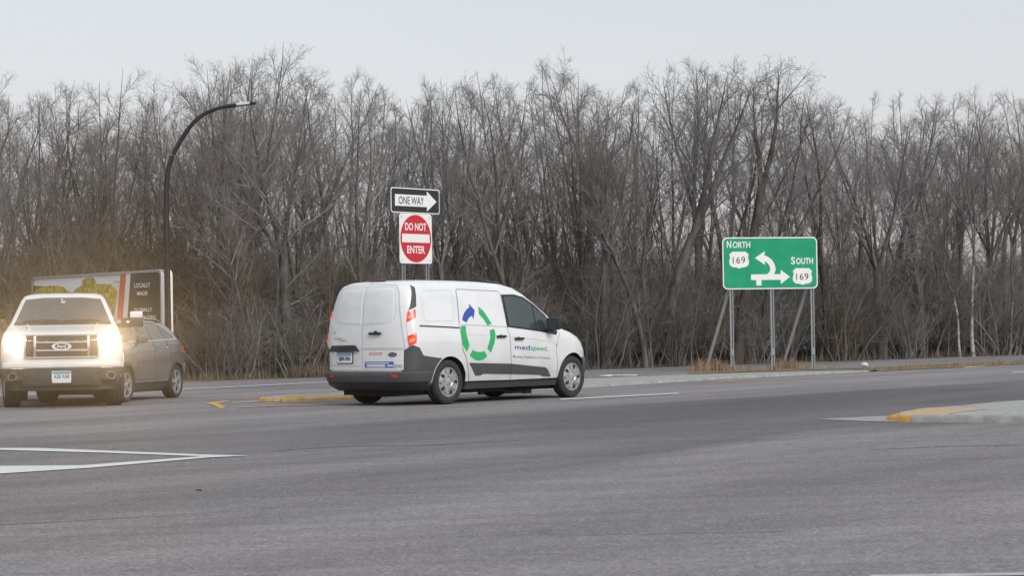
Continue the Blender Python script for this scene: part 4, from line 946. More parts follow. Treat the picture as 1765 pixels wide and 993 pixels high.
def build_suv():
    p = q_ - left_ * .66
    root = empty('grey_car', (p.x, p.y, 0), SH, 'grey sport utility car half hidden behind the white pickup', 'car')
    SS.body('body', [m_suv, m_dark], root, [(0, .285), (2.2, .285)], .325, .45)
    u = MB(); u.box((1.1, 0, .2), (3.0, 1.05, .12)); u.build('underbody', m_dark, root)
    for x in (0, 2.2):
        for sg in (-1, 1): wheel(root, x, sg * .655, .285, .285, .20, .205, sg, 'spoke')
    for side, sg in (('R', -1), ('L', 1)):
        c = MB()
        for x in (0, 2.2): 
            po = [q for q in arc(x, .285, .375, -10, 190, 16)] + [q for q in arc(x, .285, .33, 190, -10, 16)]
            SS.patch(c, po, side, .008, .02, .06)
        SS.patch(c, [(.34, .17), (.36, .27), (1.86, .27), (1.87, .17)], side, .010, .02, .1)
        c.build('cladding', m_plastic, root, 40)
        ch = MB(); SS.line(ch, [(.37, .33), (1.83, .33)], side, .018, .012); SS.line(ch, [(-.10, 1.022), (.5, 1.008), (1.75, .985)], side, .014, .008)
        SS.line(ch, [(-.10, 1.022), (.15, 1.17), (.36, 1.27), (.75, 1.305), (1.25, 1.29)], side, .014, .008); ch.build('chrome_trim', m_chrome, root)
        for po in ([(-.02, 1.035), (.19, 1.17), (.35, 1.255), (.47, 1.262), (.42, 1.025)], [(.47, 1.022), (.51, 1.265), (.75, 1.29), (1.00, 1.288), (.985, 1.008)], [(1.03, 1.008), (1.045, 1.287), (1.22, 1.272), (1.42, 1.15), (1.64, 1.0)]):
            d = MB(); SS.patch(d, po, side, .006, .012, .07); d.build('side_window', m_glass, root, 30)
        for po in ([(.40, .30), (.26, .62), (.38, .99), (.97, .985), (.99, .30)], [(1.005, .30), (.985, .985), (1.70, .965), (1.80, .72), (1.72, .30)]):
            d = MB(); SS.patch(d, po, side, .006, .01, .09); d.build('door', m_suv, root, 30)
        q = MB(); SS.line(q, [(.40, .29), (.25, .62), (.375, 1.0)], side, .010, .003); SS.line(q, [(.995, .29), (.975, .99)], side, .010, .003); q.build('door_gap', m_black, root)
        for x, z in ((.45, .875), (1.12, .86)):
            h = MB(); h.box(SS.on(side, 0)(x, z, .02), (.15, .03, .026), bev=.01); h.build('door_handle', m_chrome, root, 40)
        mm = MB(); cc = SS.on(side, 0)(1.62, 1.0); mm.box(cc + Vector((0, sg * .10, .03)), (.13, .17, .12), bev=.035); mm.build('door_mirror', m_suv, root, 40)
        tl = MB(); SS.patch(tl, [(-.25, .86), (-.50, .92), (-.54, .80), (-.42, .74), (-.25, .78)], side, .012, .02, .05); tl.build('tail_lamp', m_mred, root, 30)
        rl = MB(); SS.patch(rl, rrect(-.55, .45, .05, .12, .01, 2), side, .02, .02, .05); rl.build('reflector', m_mred, root)
        hl = MB(); SS.patch(hl, [(2.45, .80), (2.72, .76), (2.80, .68), (2.5, .70)], side, .01, .02, .06); hl.build('headlamp', m_clear, root, 30)
        rr_ = MB(); rr_.tube([(.15, sg * .50, 1.325), (.35, sg * .50, 1.368), (1.0, sg * .48, 1.378), (1.15, sg * .47, 1.345)], .014, 6); rr_.build('roof_rail', m_alloy, root, 60)
    ws = MB(); SS.patch(ws, [(-.60, 1.0), (-.44, 1.28), (.44, 1.28), (.60, 1.0)], 'F', .005, .01, .08); ws.build('windscreen', m_glassw, root, 30)
    bw = MB(); SS.patch(bw, [(-.50, 1.02), (-.40, 1.24), (.40, 1.24), (.50, 1.02)], 'B', .005, .01, .08); bw.build('rear_window', m_glass, root, 30)
    gl = MB(); SS.patch(gl, [(-.35, .58), (-.4, .72), (.4, .72), (.35, .58)], 'F', .01, .02, .08); gl.build('grille', m_black, root, 30)
build_suv()
# ---------------------------------------------------------------- bare trees
rng = np.random.default_rng(11)
def unit(a): return a / np.maximum(1e-9, np.linalg.norm(a, axis=-1, keepdims=True))
def march(p, d, ln, segs, wob, up, rg, droop=None):
    """many branches at once: returns points (N, segs+1, 3) and end directions per segment"""
    N = len(p); P = np.zeros((N, segs + 1, 3)); D = np.zeros((N, segs + 1, 3)); P[:, 0] = p; D[:, 0] = d
    for k in range(segs):
        d = unit(d + rg.normal(0, wob, (N, 3)) + np.array([0, 0, up]))
        P[:, k + 1] = P[:, k] + d * (ln / segs)[:, None]; D[:, k + 1] = d
    return P, D
def tubes(P, Rd, sides):
    """points (N, K, 3), radii (N, K) -> verts, quads"""
    N, K, _ = P.shape
    T = np.empty_like(P); T[:, 1:-1] = P[:, 2:] - P[:, :-2]; T[:, 0] = P[:, 1] - P[:, 0]; T[:, -1] = P[:, -1] - P[:, -2]; T = unit(T)
    ref = np.where(np.abs(T[..., 2:3]) < .9, np.array([0, 0, 1.]), np.array([1., 0, 0])); U = unit(np.cross(T, ref)); V = np.cross(U, T)
    an = 2 * np.pi * np.arange(sides) / sides
    ring = P[:, :, None, :] + Rd[:, :, None, None] * (U[:, :, None, :] * np.cos(an)[None, None, :, None] + V[:, :, None, :] * np.sin(an)[None, None, :, None])
    vid = np.arange(N * K * sides).reshape(N, K, sides); nx = np.roll(vid, -1, axis=2)
    q = np.stack([vid[:, :-1], nx[:, :-1], nx[:, 1:], vid[:, 1:]], -1).reshape(-1, 4)
    return ring.reshape(-1, 3), q
def mesh_np(name, parts):
    vs_, qs, n = [], [], 0
    for v, q in parts: vs_.append(v); qs.append(q + n); n += len(v)
    v = np.concatenate(vs_); q = np.concatenate(qs); me = bpy.data.meshes.new(name)
    me.vertices.add(len(v)); me.vertices.foreach_set('co', v.astype(np.float32).ravel())
    me.loops.add(q.size); me.loops.foreach_set('vertex_index', q.astype(np.int32).ravel())
    me.polygons.add(len(q)); me.polygons.foreach_set('loop_start', np.arange(0, q.size, 4, dtype=np.int32))
    me.polygons.foreach_set('use_smooth', np.ones(len(q), dtype=bool))
    me.update(calc_edges=True); me.validate(); return me
def kids(P, D, Rd, n, t0, t1, ang, rg, n_sd=0):
    """child start points on parents"""
    N, K, _ = P.shape; par = np.repeat(np.arange(N), n); M = len(par)
    t = (t0 + (t1 - t0) * (np.tile(np.arange(n), N) + rg.uniform(0, 1, M)) / n) * (K - 1); i = np.minimum(t.astype(int), K - 2); f = (t - i)[:, None]
    p = P[par, i] * (1 - f) + P[par, i + 1] * f; d = unit(D[par, i + 1]); r = Rd[par, i] * (1 - f[:, 0]) + Rd[par, i + 1] * f[:, 0]
    ref = np.where(np.abs(d[:, 2:3]) < .95, np.array([0, 0, 1.]), np.array([1., 0, 0])); u = unit(np.cross(d, ref)); v = np.cross(u, d)
    az = (np.arange(M) * 2.399 + rg.uniform(-.5, .5, M))[:, None]; a = np.radians(rg.normal(ang, ang * .22, M))[:, None]
    nd = unit(d * np.cos(a) + (u * np.cos(az) + v * np.sin(az)) * np.sin(a))
    return p, nd, r, t / (K - 1), par
def make_tree(seed, H, r0=.11, fork=.35, leaders=3, spread=16, lean=(0, 0), ang=34, up=.10, n1=9, n2=7, n3=6, n4=4, l1=.30, wob=.05, low=.25, tw=.0048, curve=(0, 0)):
    """bare deciduous tree -> (trunk mesh, crown mesh); H is its height"""
    rg = np.random.default_rng(seed)
    d0 = unit(np.array([[lean[0], lean[1], 1.0]]))
    S = 7; P, D = march(np.zeros((1, 3)), d0, np.array([H * fork]), S, wob, .02, rg)
    k = np.linspace(0, 1, S + 1); P[0, :, 0] += curve[0] * np.sin(k * np.pi); P[0, :, 1] += curve[1] * np.sin(k * np.pi)
    T = unit(np.gradient(P[0], axis=0)); D[0] = T
    R0 = (r0 * (1.18 - .35 * k) + r0 * .5 * np.exp(-k * 9))[None]
    P[0, 0, 2] -= .15
    trunk = [tubes(P, R0, 9)]
    az = rg.uniform(0, 6.28) + np.arange(leaders) * 6.283 / leaders + rg.uniform(-.4, .4, leaders); sp = np.radians(rg.uniform(.35, 1.15, leaders) * spread); 
    if leaders == 1: sp *= .2
    e = D[0, -1]; u = unit(np.cross(e, [0, 1., .1])); v = np.cross(u, e)
    d = unit(e * np.cos(sp)[:, None] + (u * np.cos(az)[:, None] + v * np.sin(az)[:, None]) * np.sin(sp)[:, None])
    ln = H * (1 - fork) * rg.uniform(.72, 1.0, leaders); ln[0] = H * (1 - fork)
    SL = 12; PL, DL = march(np.repeat(P[:, -1], leaders, 0), d, ln, SL, wob * 1.2, .045, rg)
    kk = np.linspace(0, 1, SL + 1)[None]; rl = r0 * .85 * (leaders ** -.42) * (.8 + .2 * ln / ln.max())
    RL = rl[:, None] * (1 - kk) ** .9 + .004
    trunk.append(tubes(PL, RL, 7))
    crown = []
    # level 1 from leaders and some low on the trunk
    p, nd, r, t, par = kids(PL, DL, RL, n1, .06, .93, ang, rg)
    L1 = H * l1 * (1.05 - .72 * t) * rg.uniform(.65, 1.2, len(t))
    if low > 0:
        m = max(2, int(n1 * low)); p2, nd2, r2, t2, _ = kids(P, D, R0, m, .45, 1, ang * 1.5, rg)
        p = np.concatenate([p, p2]); nd = np.concatenate([nd, nd2]); r = np.concatenate([r, r2]); L1 = np.concatenate([L1, H * l1 * rg.uniform(.35, .8, m)])
    r1 = np.minimum(r * .5, .006 + L1 * .0075)
    P1, D1 = march(p, nd, L1, 7, wob * 1.15, up * .8, rg); R1 = r1[:, None] * (1 - np.linspace(0, 1, 8)[None]) ** .8 + .004; crown.append(tubes(P1, R1, 5))
    p, nd, r, t, par = kids(P1, D1, R1, n2, .15, .96, ang * 1.05, rg); L2 = L1[par] * .52 * (1.1 - .6 * t) * rg.uniform(.6, 1.25, len(t))
    P2, D2 = march(p, nd, L2, 5, wob * 1.4, up * .9, rg); R2 = np.minimum(r * .6, .003 + L2 * .0042)[:, None] * (1 - np.linspace(0, 1, 6)[None]) ** .7 + tw * .8; crown.append(tubes(P2, R2, 4))
    p, nd, r, t, par = kids(P2, D2, R2, n3, .15, 1, ang * 1.25, rg); L3 = np.maximum(.16, L2[par] * .55 * (1.1 - .5 * t)) * rg.uniform(.6, 1.3, len(t))
    P3, D3 = march(p, nd, L3, 3, wob * 1.6, up, rg); R3 = (tw * 1.15) * (1 - .6 * np.linspace(0, 1, 4)[None]) * np.ones((len(p), 1)); crown.append(tubes(P3, R3, 3))
    if n4:
        p, nd, r, t, par = kids(P3, D3, R3, n4, .2, 1, ang * 1.25, rg); L4 = np.maximum(.10, L3[par] * .6) * rg.uniform(.6, 1.3, len(t))
        P4, D4 = march(p, nd, L4, 2, wob * 1.6, up, rg); R4 = tw * .8 * (1 - .6 * np.linspace(0, 1, 3)[None]) * np.ones((len(p), 1)); crown.append(tubes(P4, R4, 3))
    tm, cm_ = mesh_np('trunk', trunk), mesh_np('crown', crown)
    mi_ = np.ones(len(tm.polygons), dtype=np.int32); mi_[:9 * S] = 0; tm.polygons.foreach_set('material_index', mi_)
    top = max(v.co.z for v in cm_.vertices)
    return tm, cm_, top
def make_shrub(seed, h, stems=9, spread=28, n1=7, n2=5, n3=3, tw=.0034):
    rg = np.random.default_rng(seed); az = rg.uniform(0, 6.28, stems); sp = np.radians(rg.uniform(2, spread, stems))
    d = np.stack([np.sin(sp) * np.cos(az), np.sin(sp) * np.sin(az), np.cos(sp)], -1); p = np.stack([np.cos(az), np.sin(az), az * 0], -1) * rg.uniform(.02, .55, stems)[:, None]; p[:, 2] = -.1
    ln = h * rg.uniform(.55, 1.0, stems); P, D = march(p, d, ln, 7, .10, .01, rg); Rd = (.010 + .0058 * ln)[:, None] * (1 - np.linspace(0, 1, 8)[None]) ** .8 + .004; out_ = [tubes(P, Rd, 5)]
    p, nd, r, t, par = kids(P, D, Rd, n1, .12, .95, 42, rg); L1 = ln[par] * .42 * (1.1 - .6 * t) * rg.uniform(.6, 1.2, len(t)); P1, D1 = march(p, nd, L1, 4, .13, .03, rg); R1 = (.004 + L1 * .004)[:, None] * (1 - .7 * np.linspace(0, 1, 5)[None]) + .002; out_.append(tubes(P1, R1, 4))
    p, nd, r, t, par = kids(P1, D1, R1, n2, .1, 1, 42, rg); L2 = np.maximum(.15, L1[par] * .5) * rg.uniform(.6, 1.3, len(t)); P2, D2 = march(p, nd, L2, 3, .15, .03, rg); R2 = tw * (1.1 - .6 * np.linspace(0, 1, 4)[None]) * np.ones((len(p), 1)); out_.append(tubes(P2, R2, 3))
    if n3:
        p, nd, r, t, par = kids(P2, D2, R2, n3, .1, 1, 45, rg); L3 = np.maximum(.1, L2[par] * .6) * rg.uniform(.6, 1.3, len(t)); P3, D3 = march(p, nd, L3, 2, .15, .02, rg); R3 = tw * .75 * (1.1 - .6 * np.linspace(0, 1, 3)[None]) * np.ones((len(p), 1)); out_.append(tubes(P3, R3, 3))
    return mesh_np('stems', out_)
def bark(name, c, c2, sc=5):
    m = mat(name, c, .9, noise=.3, nscale=sc, col2=c2, stretch=(1, 1, .22), spec=.2)
    t = m.node_tree; b = t.nodes['Principled BSDF']; src = b.inputs['Base Color'].links[0].from_socket      # each tree its own tone
    oi = t.nodes.new('ShaderNodeObjectInfo'); r = t.nodes.new('ShaderNodeMapRange'); r.inputs[3].default_value = .72; r.inputs[4].default_value = 1.25
    s_ = t.nodes.new('ShaderNodeVectorMath'); s_.operation = 'SCALE'; t.links.new(oi.outputs['Random'], r.inputs[0]); t.links.new(src, s_.inputs[0]); t.links.new(r.outputs[0], s_.inputs['Scale']); t.links.new(s_.outputs[0], b.inputs['Base Color'])
    return m
m_bark = bark('bark_grey', (.066, .063, .061), (.16, .153, .147))
m_bark2 = bark('bark_brown', (.062, .054, .047), (.14, .122, .108))
m_birch = mat('bark_birch', (.20, .19, .17), .8, noise=.5, nscale=7, col2=(.58, .56, .52), stretch=(.5, .5, 1.6))
m_twig = bark('twig_grey', (.175, .168, .165), (.30, .29, .285), 1.2)
m_twig2 = bark('twig_red', (.18, .163, .155), (.30, .275, .262), 1.2)
m_brush = bark('brush_brown', (.12, .113, .105), (.255, .24, .226), 1.5)
m_brush2 = bark('brush_ochre', (.13, .105, .075), (.24, .198, .145), 1.5)

SKY = [(-400, 120), (0, 118), (60, 142), (110, 132), (180, 120), (260, 140), (315, 138), (345, 82), (420, 88), (470, 96), (530, 92), (600, 95), (640, 126), (690, 120), (740, 122), (800, 114), (870, 108), (898, 118), (915, 82), (990, 76), (1060, 92), (1090, 125), (1140, 160), (1170, 88), (1215, 86), (1240, 106), (1275, 110), (1300, 148), (1322, 84), (1345, 80), (1388, 112), (1405, 140), (1440, 132), (1480, 120), (1530, 142), (1600, 140), (1660, 142), (1700, 140), (1740, 126), (1765, 128), (2300, 130)]
def edge_depth(px):
    """depth of the edge of the wood on the sight line of column px"""
    s_ = (px - 882.5 - ROLL * 60) / F_PX
    pts = [FE[0] + (FE[0] - FE[1]).normalized() * 60] + FE + [fr_]
    best = None
    for a, b in zip(pts, pts[1:]):
        d = b - a; den = d.x - s_ * d.y
        if abs(den) < 1e-9: continue
        k = (s_ * a.y - a.x) / den
        if -.001 <= k <= 1.001: best = a.y + k * d.y
    if best is None: best = 46.0 if px < 320 else 120.0
    return best
def height_for(px, top, d): return at_depth(px, top, d).z
PROTO = []
TW = dict(tw=.0027, n2=7, n3=5, n4=3)
for i, kw in enumerate([
    dict(leaders=3, spread=13, fork=.30, n1=9), dict(leaders=2, spread=10, fork=.38, n1=11), dict(leaders=1, fork=.5, n1=18, ang=36, l1=.22),
    dict(leaders=4, spread=18, fork=.22, n1=7, ang=36), dict(leaders=2, spread=16, fork=.42, n1=10, lean=(.16, 0)), dict(leaders=2, spread=14, fork=.36, n1=10, lean=(-.18, .03)),
    dict(leaders=3, spread=24, fork=.36, n1=9, ang=38), dict(leaders=1, fork=.45, n1=16, ang=28, l1=.20, r0=.06), dict(leaders=3, spread=9, fork=.18, n1=8, r0=.065, ang=26), dict(leaders=2, spread=12, fork=.28, n1=10, r0=.07, wob=.06),
    dict(leaders=5, spread=24, fork=.4, n1=8, r0=.1), dict(leaders=2, spread=20, fork=.5, n1=10, ang=38, r0=.09)]):
    k_ = dict(ang=31, l1=.26, r0=.078, up=.022, wob=.034); k_.update(TW); k_.update(kw)
    tm, cm_, top = make_tree(100 + i, 9, **k_); [tm.materials.append(m_bark if i % 3 else m_bark2) for _ in (0, 1)]; cm_.materials.append(m_twig if i % 2 else m_twig2); PROTO.append((tm, cm_, top))
TREES = []
def place(proto, px, d, top_px, label, group=None, rz=None, name='bare_tree', girth=1.0, base_px=None):
    tm, cm_, top = proto; p = at_depth(px, 640, d); h = height_for(px, top_px, d); s_ = h / top
    root = empty(name, (p.x, p.y, 0), rng.uniform(0, 6.28) if rz is None else rz, label, 'tree', group); root.scale = (s_ * girth, s_ * girth, s_)
    for nm, me in (('trunk', tm), ('crown', cm_)):
        o = bpy.data.objects.new(nm, me); COL.objects.link(o); o.parent = root
    TREES.append((px, d)); return root
def own(seed, H, mb_=None, mt_=None, **kw):
    kw = {**dict(tw=.0030, n3=5, n4=3, ang=34, l1=.28, up=.02, wob=.036), **kw}
    tm, cm_, top = make_tree(seed, H, **kw); tm.materials.append(mb_ or m_bark); tm.materials.append(m_bark if mb_ is m_birch else (mb_ or m_bark)); cm_.materials.append(mt_ or m_twig); return tm, cm_, top
# the trees that stand out in the photograph, each built for itself
E_ = edge_depth
place(own(1, 9, leaders=4, spread=30, fork=.38, r0=.15, n1=11, ang=42, l1=.33), 497, E_(497) + 2.0, 94, 'big forked tree with wide spreading limbs right of the street lamp', rz=0)
place(own(2, 9, m_bark, m_twig2, leaders=3, spread=14, fork=.42, r0=.125, n1=11, lean=(.10, 0), curve=(-.12, 0)), 1045, E_(1045) + 1.6, 175, 'dark tree with a bowed trunk just right of the white van roof', rz=0)
place(own(3, 10, m_bark, m_twig2, leaders=5, spread=19, fork=.30, r0=.12, n1=12, n2=8), 985, E_(985) + 5, 76, 'tallest broad round crowned tree above the van cab', rz=1)
place(own(4, 9, m_bark, m_twig, leaders=2, spread=12, fork=.45, r0=.155, n1=12, lean=(.22, 0), curve=(-.2, 0)), 1150, E_(1150) + 2.0, 95, 'thick trunked tree leaning right towards the green guide sign', rz=0)
place(own(5, 9, m_bark2, m_twig, leaders=3, spread=9, fork=.5, r0=.11, n1=11, lean=(.02, 0)), 1205, E_(1205) + 6, 86, 'tall slim tree with a plumed top left of the guide sign', rz=0)
place(own(6, 9, m_bark2, m_twig2, leaders=2, spread=8, fork=.55, r0=.14, n1=12, lean=(.12, 0), ang=38), 1268, E_(1268) + 1.6, 80, 'tall reddish tree rising from behind the left post of the guide sign', rz=0)
place(own(7, 8, m_bark, m_twig, leaders=4, spread=30, fork=.30, r0=.13, n1=11, ang=38), 1520, E_(1520) + 2.4, 138, 'wide V shaped tree standing right of the guide sign', rz=.4)
place(own(8, 7, m_bark, m_twig, leaders=2, spread=10, fork=.55, r0=.10, n1=9, lean=(-.20, 0), curve=(.25, 0)), 1112, E_(1112) + .9, 300, 'short tree with a trunk sweeping left beside the leaning tree', rz=0)
place(own(9, 9, m_birch, m_twig, leaders=2, spread=8, fork=.34, r0=.055, n1=10, lean=(.07, 0), curve=(-.08, 0), ang=32, wob=.07), 1678, E_(1676) + .9, 150, 'white barked birch with the longest pale trunk at the right', name='birch_tree', rz=0)
place(own(10, 6, m_birch, m_twig, leaders=1, fork=.30, r0=.036, n1=12, lean=(0, 0), ang=32, wob=.08), 1655, E_(1655) + 1.1, 260, 'slender white birch just left of the longest birch', name='birch_tree', rz=0)
place(own(12, 6, m_birch, m_twig2, leaders=1, fork=.25, r0=.034, n1=12, lean=(.06, 0), ang=32), 1742, E_(1742) + .9, 230, 'thin pale birch nearest the right edge of the photo', name='birch_tree', rz=0)
place(own(13, 9, m_bark, m_twig2, leaders=3, spread=16, fork=.26, r0=.10, n1=12), 385, E_(385) + 4, 80, 'tall tree whose crown rises just above the lamp arm', rz=0)
place(own(14, 9, m_bark, m_twig2, leaders=2, spread=14, fork=.3, r0=.12, n1=12), 880, E_(880) + 2, 112, 'dark upright tree directly behind the van roof', rz=0)
place(own(15, 9, m_bark, m_twig, leaders=2, spread=13, fork=.33, r0=.11, n1=12, lean=(.06, 0)), 620, E_(620) + 2, 130, 'upright tree just left of the one way sign', rz=0)
place(own(16, 9, m_bark, m_twig, leaders=3, spread=15, fork=.3, r0=.10, n1=12, lean=(-.05, 0)), 770, E_(770) + 2.4, 125, 'upright tree just right of the one way sign', rz=0)
place(own(17, 9, m_bark2, m_twig, leaders=2, spread=12, fork=.4, r0=.11, n1=12), 1425, E_(1425) + 2, 132, 'brown tree close to the right edge of the guide sign', rz=0)
place(own(18, 9, m_bark, m_twig2, leaders=3, spread=14, fork=.2, r0=.09, n1=12), 182, 63, 118, 'many stemmed tree towering over the advertising sign', rz=0)
place(own(19, 9, m_bark, m_twig, leaders=2, spread=10, fork=.35, r0=.10, n1=12), 20, 60, 116, 'tree at the far left above the pickup roof', rz=0)
# the rest of the wood in three depths
PLACES = [(-400, 0, 'beyond the left edge of the photo'), (0, 60, 'above the left corner of the pickup'), (60, 140, 'above the printed picture of the advertising sign'), (140, 230, 'above the stripes of the advertising sign'), (230, 285, 'just left of the lamp post'), (285, 340, 'just right of the lamp post'),
          (340, 440, 'below the lamp head'), (440, 500, 'just left of the big forked tree'), (500, 565, 'just right of the big forked tree'), (565, 625, "above the left half of the van's rear"), (625, 680, 'just left of the one way sign'), (680, 760, 'behind the do not enter sign'), (760, 830, 'above the green ring on the van'), (830, 905, 'above the cab window of the van'),
          (905, 985, "above the van's bonnet"), (985, 1060, "just right of the van's nose"), (1060, 1130, 'right of the bowed dark trunk'), (1130, 1200, 'beside the thick leaning trunk'), (1200, 1247, 'just left of the guide sign'), (1247, 1305, 'behind the word NORTH on the guide sign'), (1305, 1360, 'behind the middle of the guide sign'), (1360, 1412, 'behind the word SOUTH on the guide sign'),
          (1412, 1480, 'just right of the guide sign'), (1480, 1560, 'beside the wide V shaped tree'), (1560, 1640, 'between the V shaped tree and the birches'), (1640, 1700, 'among the birches'), (1700, 1766, 'between the birches and the right edge'), (1766, 2400, 'beyond the right edge of the photo')]
KIND = ['three stemmed', 'tall two stemmed', 'straight single stemmed', 'bushy four stemmed', 'slanting two stemmed', 'bent two stemmed', 'wide spreading', 'slim single stemmed', 'thin three stemmed', 'thin crooked', 'broad five limbed', 'high forked']
USED = set()
def where(px):
    for a, b, t in PLACES:
        if a <= px < b: return t
    return PLACES[-1][2]
def scatter(n, x0, x1, d0, d1, lab, grp, dt, girth=1.0, rank=None):
    xs = np.linspace(x0, x1, n) + rng.uniform(-.5, .5, n) * (x1 - x0) / n
    for x in xs:
        d = E_(x) + rng.uniform(d0, d1)
        if x < 330: d = max(d, 61 + rng.uniform(0, 5) + (d0 > 6) * 5)
        top = np.interp(x, [a for a, _ in SKY], [b for _, b in SKY]) + abs(rng.normal(0, dt)) + 4
        if x < -20 or x > 1790: top += rng.uniform(0, 40)
        k = int(rng.integers(len(PROTO))); l_ = lab
        if rank:
            for _ in range(len(PROTO)):
                l_ = f'{KIND[k]} bare tree {rank} {where(x)}'
                if l_ not in USED: break
                k = (k + 5) % len(PROTO)
            USED.add(l_)
        place(PROTO[k], x, d, top, l_, grp, girth=girth * rng.uniform(.9, 1.25))
scatter(42, -200, 1960, 2.2, 6.5, '', 'trees in the front rank of the wood', 90, rank='in front')
scatter(54, -200, 1960, 6.5, 15, '', 'trees in the middle of the wood', 42, rank='farther back')
scatter(44, -220, 1980, 15, 30, 'bare tree deep in the wood, seen through the nearer trees', 'trees deep in the wood', 22, 1.1)
scatter(9, -520, -210, 4, 16, 'bare tree beyond the left edge of the photo', 'trees beyond the left edge', 60)
# brushy thicket along the foot of the wood
SH_ = []
for i in range(8):
    me = make_shrub(300 + i, 3.2, stems=10 + i % 3 * 2, spread=24 + 5 * (i % 3)); me.materials.append(m_brush if i % 4 else m_brush2); SH_.append(me)
SHO = make_shrub(340, 3.4, stems=14, spread=22); SHO.materials.append(m_brush2)
def shrubs(n, x0, x1, d0, d1, h0, h1, lab, grp, meshes):
    for x in np.linspace(x0, x1, n) + rng.uniform(-.5, .5, n) * (x1 - x0) / n:
        d = E_(x) + rng.uniform(d0, d1)
        if x < 335: d = max(d, 60.5 + rng.uniform(0, 4))
        p = at_depth(x, 640, d); s_ = rng.uniform(h0, h1) / 3.2
        o = bpy.data.objects.new('bare_shrub', meshes[rng.integers(len(meshes))]); COL.objects.link(o)
        o.location = (p.x, p.y, 0); o.rotation_euler = (0, 0, rng.uniform(0, 6.28)); o.scale = (s_ * 1.15, s_ * 1.15, s_); 
        hh = s_ * 3.2; sz = 'low' if hh < h0 + (h1 - h0) / 3 else 'middling' if hh < h0 + (h1 - h0) * 2 / 3 else 'tall'
        tag(o, f'{sz} {lab} {where(x)}' if 'very edge' in lab else lab, 'shrub', grp)
shrubs(60, -150, 1930, .9, 2.8, 1.6, 3.2, 'leafless shrub at the very edge', 'shrubs along the edge of the wood', SH_)
shrubs(80, -150, 1930, 3.0, 8, 2.6, 4.4, 'leafless brown shrub tangled among the tree trunks', 'shrubs among the tree trunks', SH_)
shrubs(14, -520, -160, 8, 18, 3.2, 5.0, 'leafless shrub beyond the left edge of the photo', 'shrubs beyond the left edge', SH_)
shrubs(90, -180, 1950, 8, 18, 3.2, 5.0, 'leafless shrub in the dark thicket inside the wood', 'shrubs inside the wood', SH_)
shrubs(16, -60, 320, .8, 4.5, 2.6, 4.4, 'ochre leafless shrub behind the pickup and the advertising sign', 'ochre shrubs behind the pickup', [SHO])
# more wood behind, as one mass
parts = []
rg = np.random.default_rng(5)
small = []
for i in range(3):
    P = []; 
    tm, cm_, top = make_tree(400 + i, 9, leaders=3, spread=15, fork=.25, n1=9, n2=6, n3=4, n4=0, tw=.005)
    vv = []; 
    for me in (tm, cm_):
        a = np.zeros(len(me.vertices) * 3); me.vertices.foreach_get('co', a); q = np.zeros(len(me.loops), dtype=np.int32); me.loops.foreach_get('vertex_index', q); vv.append((a.reshape(-1, 3), q.reshape(-1, 4))); bpy.data.meshes.remove(me)
    small.append(vv)
for x in np.linspace(-260, 2020, 80) + rg.uniform(-12, 12, 80):
    d = E_(x) + rg.uniform(30, 46); p = at_depth(x, 640, d); s_ = height_for(x, np.interp(x, [a for a, _ in SKY], [b for _, b in SKY]) + rg.uniform(210, 340), d) / 9; a = rg.uniform(0, 6.28); ca, sa = np.cos(a), np.sin(a)
    for v, q in small[rg.integers(3)]:
        w_ = np.stack([v[:, 0] * ca - v[:, 1] * sa, v[:, 0] * sa + v[:, 1] * ca, v[:, 2]], -1) * s_ + np.array([p.x, p.y, 0]); parts.append((w_, q))
me = mesh_np('distant_wood', parts); tag(link('distant_wood', me, m_twig), 'far mass of bare trees behind the visible wood', 'wood', kind='stuff')

# ---------------------------------------------------------------- dry grass
def grass(name, spots, label, c, c2, seed):
    rg = np.random.default_rng(seed); V = []; Fc = []
    for (x, y, n, rad, h) in spots:
        for _ in range(n):
            a = rg.uniform(0, 6.28); r_ = rad * math.sqrt(rg.uniform()); bx_, by_ = x + r_ * math.cos(a), y + r_ * math.sin(a) * .6; hh = h * rg.uniform(.45, 1.1); t = rg.uniform(0, 6.28); ln = rg.normal(0, .22, 2) * hh; w_ = .006
            k = len(V); cx, cy = math.cos(t) * w_, math.sin(t) * w_
            V += [(bx_ - cx, by_ - cy, 0), (bx_ + cx, by_ + cy, 0), (bx_ + ln[0] * .4 + cx * .7, by_ + ln[1] * .4 + cy * .7, hh * .6), (bx_ + ln[0] * .4 - cx * .7, by_ + ln[1] * .4 - cy * .7, hh * .6), (bx_ + ln[0], by_ + ln[1], hh)]
            Fc += [(k, k + 1, k + 2, k + 3), (k + 3, k + 2, k + 4)]
    me = bpy.data.meshes.new(name); me.from_pydata(V, [], Fc); tag(link(name, me, mat(name + '_blades', c, .9, noise=.3, nscale=3, col2=c2)), label, 'grass', kind='stuff')
sp = []
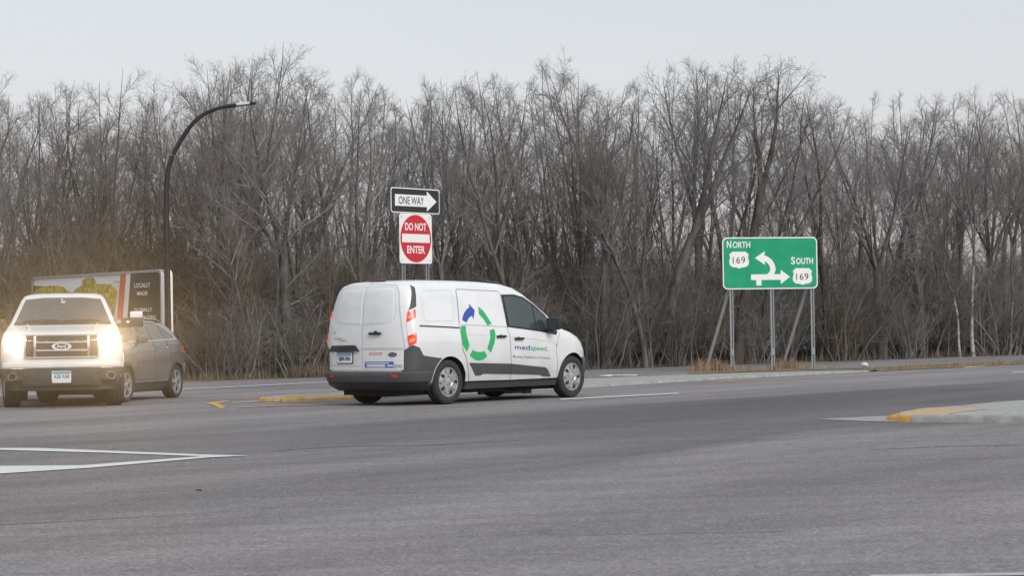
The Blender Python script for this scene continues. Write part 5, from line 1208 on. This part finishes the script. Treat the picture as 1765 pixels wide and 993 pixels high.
for x, y, n, rad, h in ((1222, 641.5, 230, .36, .36), (1205, 642.5, 90, .3, .24), (1245, 641, 80, .3, .26), (1345, 637.5, 130, .30, .33), (1362, 637, 80, .3, .26), (1290, 640, 60, .5, .16), (1318, 639.5, 50, .5, .15), (1385, 636.8, 90, .5, .2), (1415, 636.6, 60, .5, .16), (1270, 641, 50, .4, .18)):
    p = G(x, y); sp.append((p.x, p.y + .25, n, rad, h))
grass('sign_grass', sp, 'tufts of dry orange grass round the foot of the green guide sign', (.22, .15, .085), (.40, .30, .18), 3)
sp = []
for x, y in zip(np.linspace(1510, 1990, 46), np.interp(np.linspace(1510, 1990, 46), [1510, 1560, 1640, 1765, 2000], [638.2, 635.6, 632.0, 626.4, 615])):
    p = G(x, y); sp.append((p.x, p.y, 90, .55, .10))
grass('median_grass', sp, 'low dry grass along the median running off to the right', (.21, .155, .09), (.36, .28, .16), 4)
sp = []
for x in np.linspace(330, 1960, 150) + rng.uniform(-6, 6, 150):
    d = E_(x) + rng.uniform(.5, 2.0); p = at_depth(x, 640, d); sp.append((p.x, p.y, int(rng.uniform(8, 40)), .5, rng.uniform(.12, .34)))
for x in (515, 532, 548, 565):
    d = E_(x) + .8; p = at_depth(x, 640, d); sp.append((p.x, p.y, 150, .4, .35))
grass('verge_grass', sp, 'thin dry grass along the foot of the wood', (.12, .098, .07), (.23, .19, .135), 6)
# ---------------------------------------------------------------- thin haze volume, added to give the headlights a halo
hz = MB(); hz.v = [(x, y, z) for x in (-905, 905) for y in (-305, 1505) for z in (-1.1, 17.0)]
hz.f = [(0, 1, 3, 2), (4, 6, 7, 5), (0, 4, 5, 1), (2, 3, 7, 6), (0, 2, 6, 4), (1, 5, 7, 3)]; hz.m = [0] * 6
mh = bpy.data.materials.new('haze'); mh.use_nodes = True; t = mh.node_tree; t.nodes.remove(t.nodes['Principled BSDF'])
pv = t.nodes.new('ShaderNodeVolumePrincipled'); pv.inputs['Color'].default_value = (.93, .93, .94, 1); pv.inputs['Density'].default_value = .0006; pv.inputs['Anisotropy'].default_value = .95
t.links.new(pv.outputs[0], t.nodes['Material Output'].inputs['Volume'])
mh.cycles.volume_sampling = 'EQUIANGULAR'
ho = hz.build('haze', mh); tag(ho, 'thin haze added over the junction to spread the headlight glow', 'haze', kind='stuff')
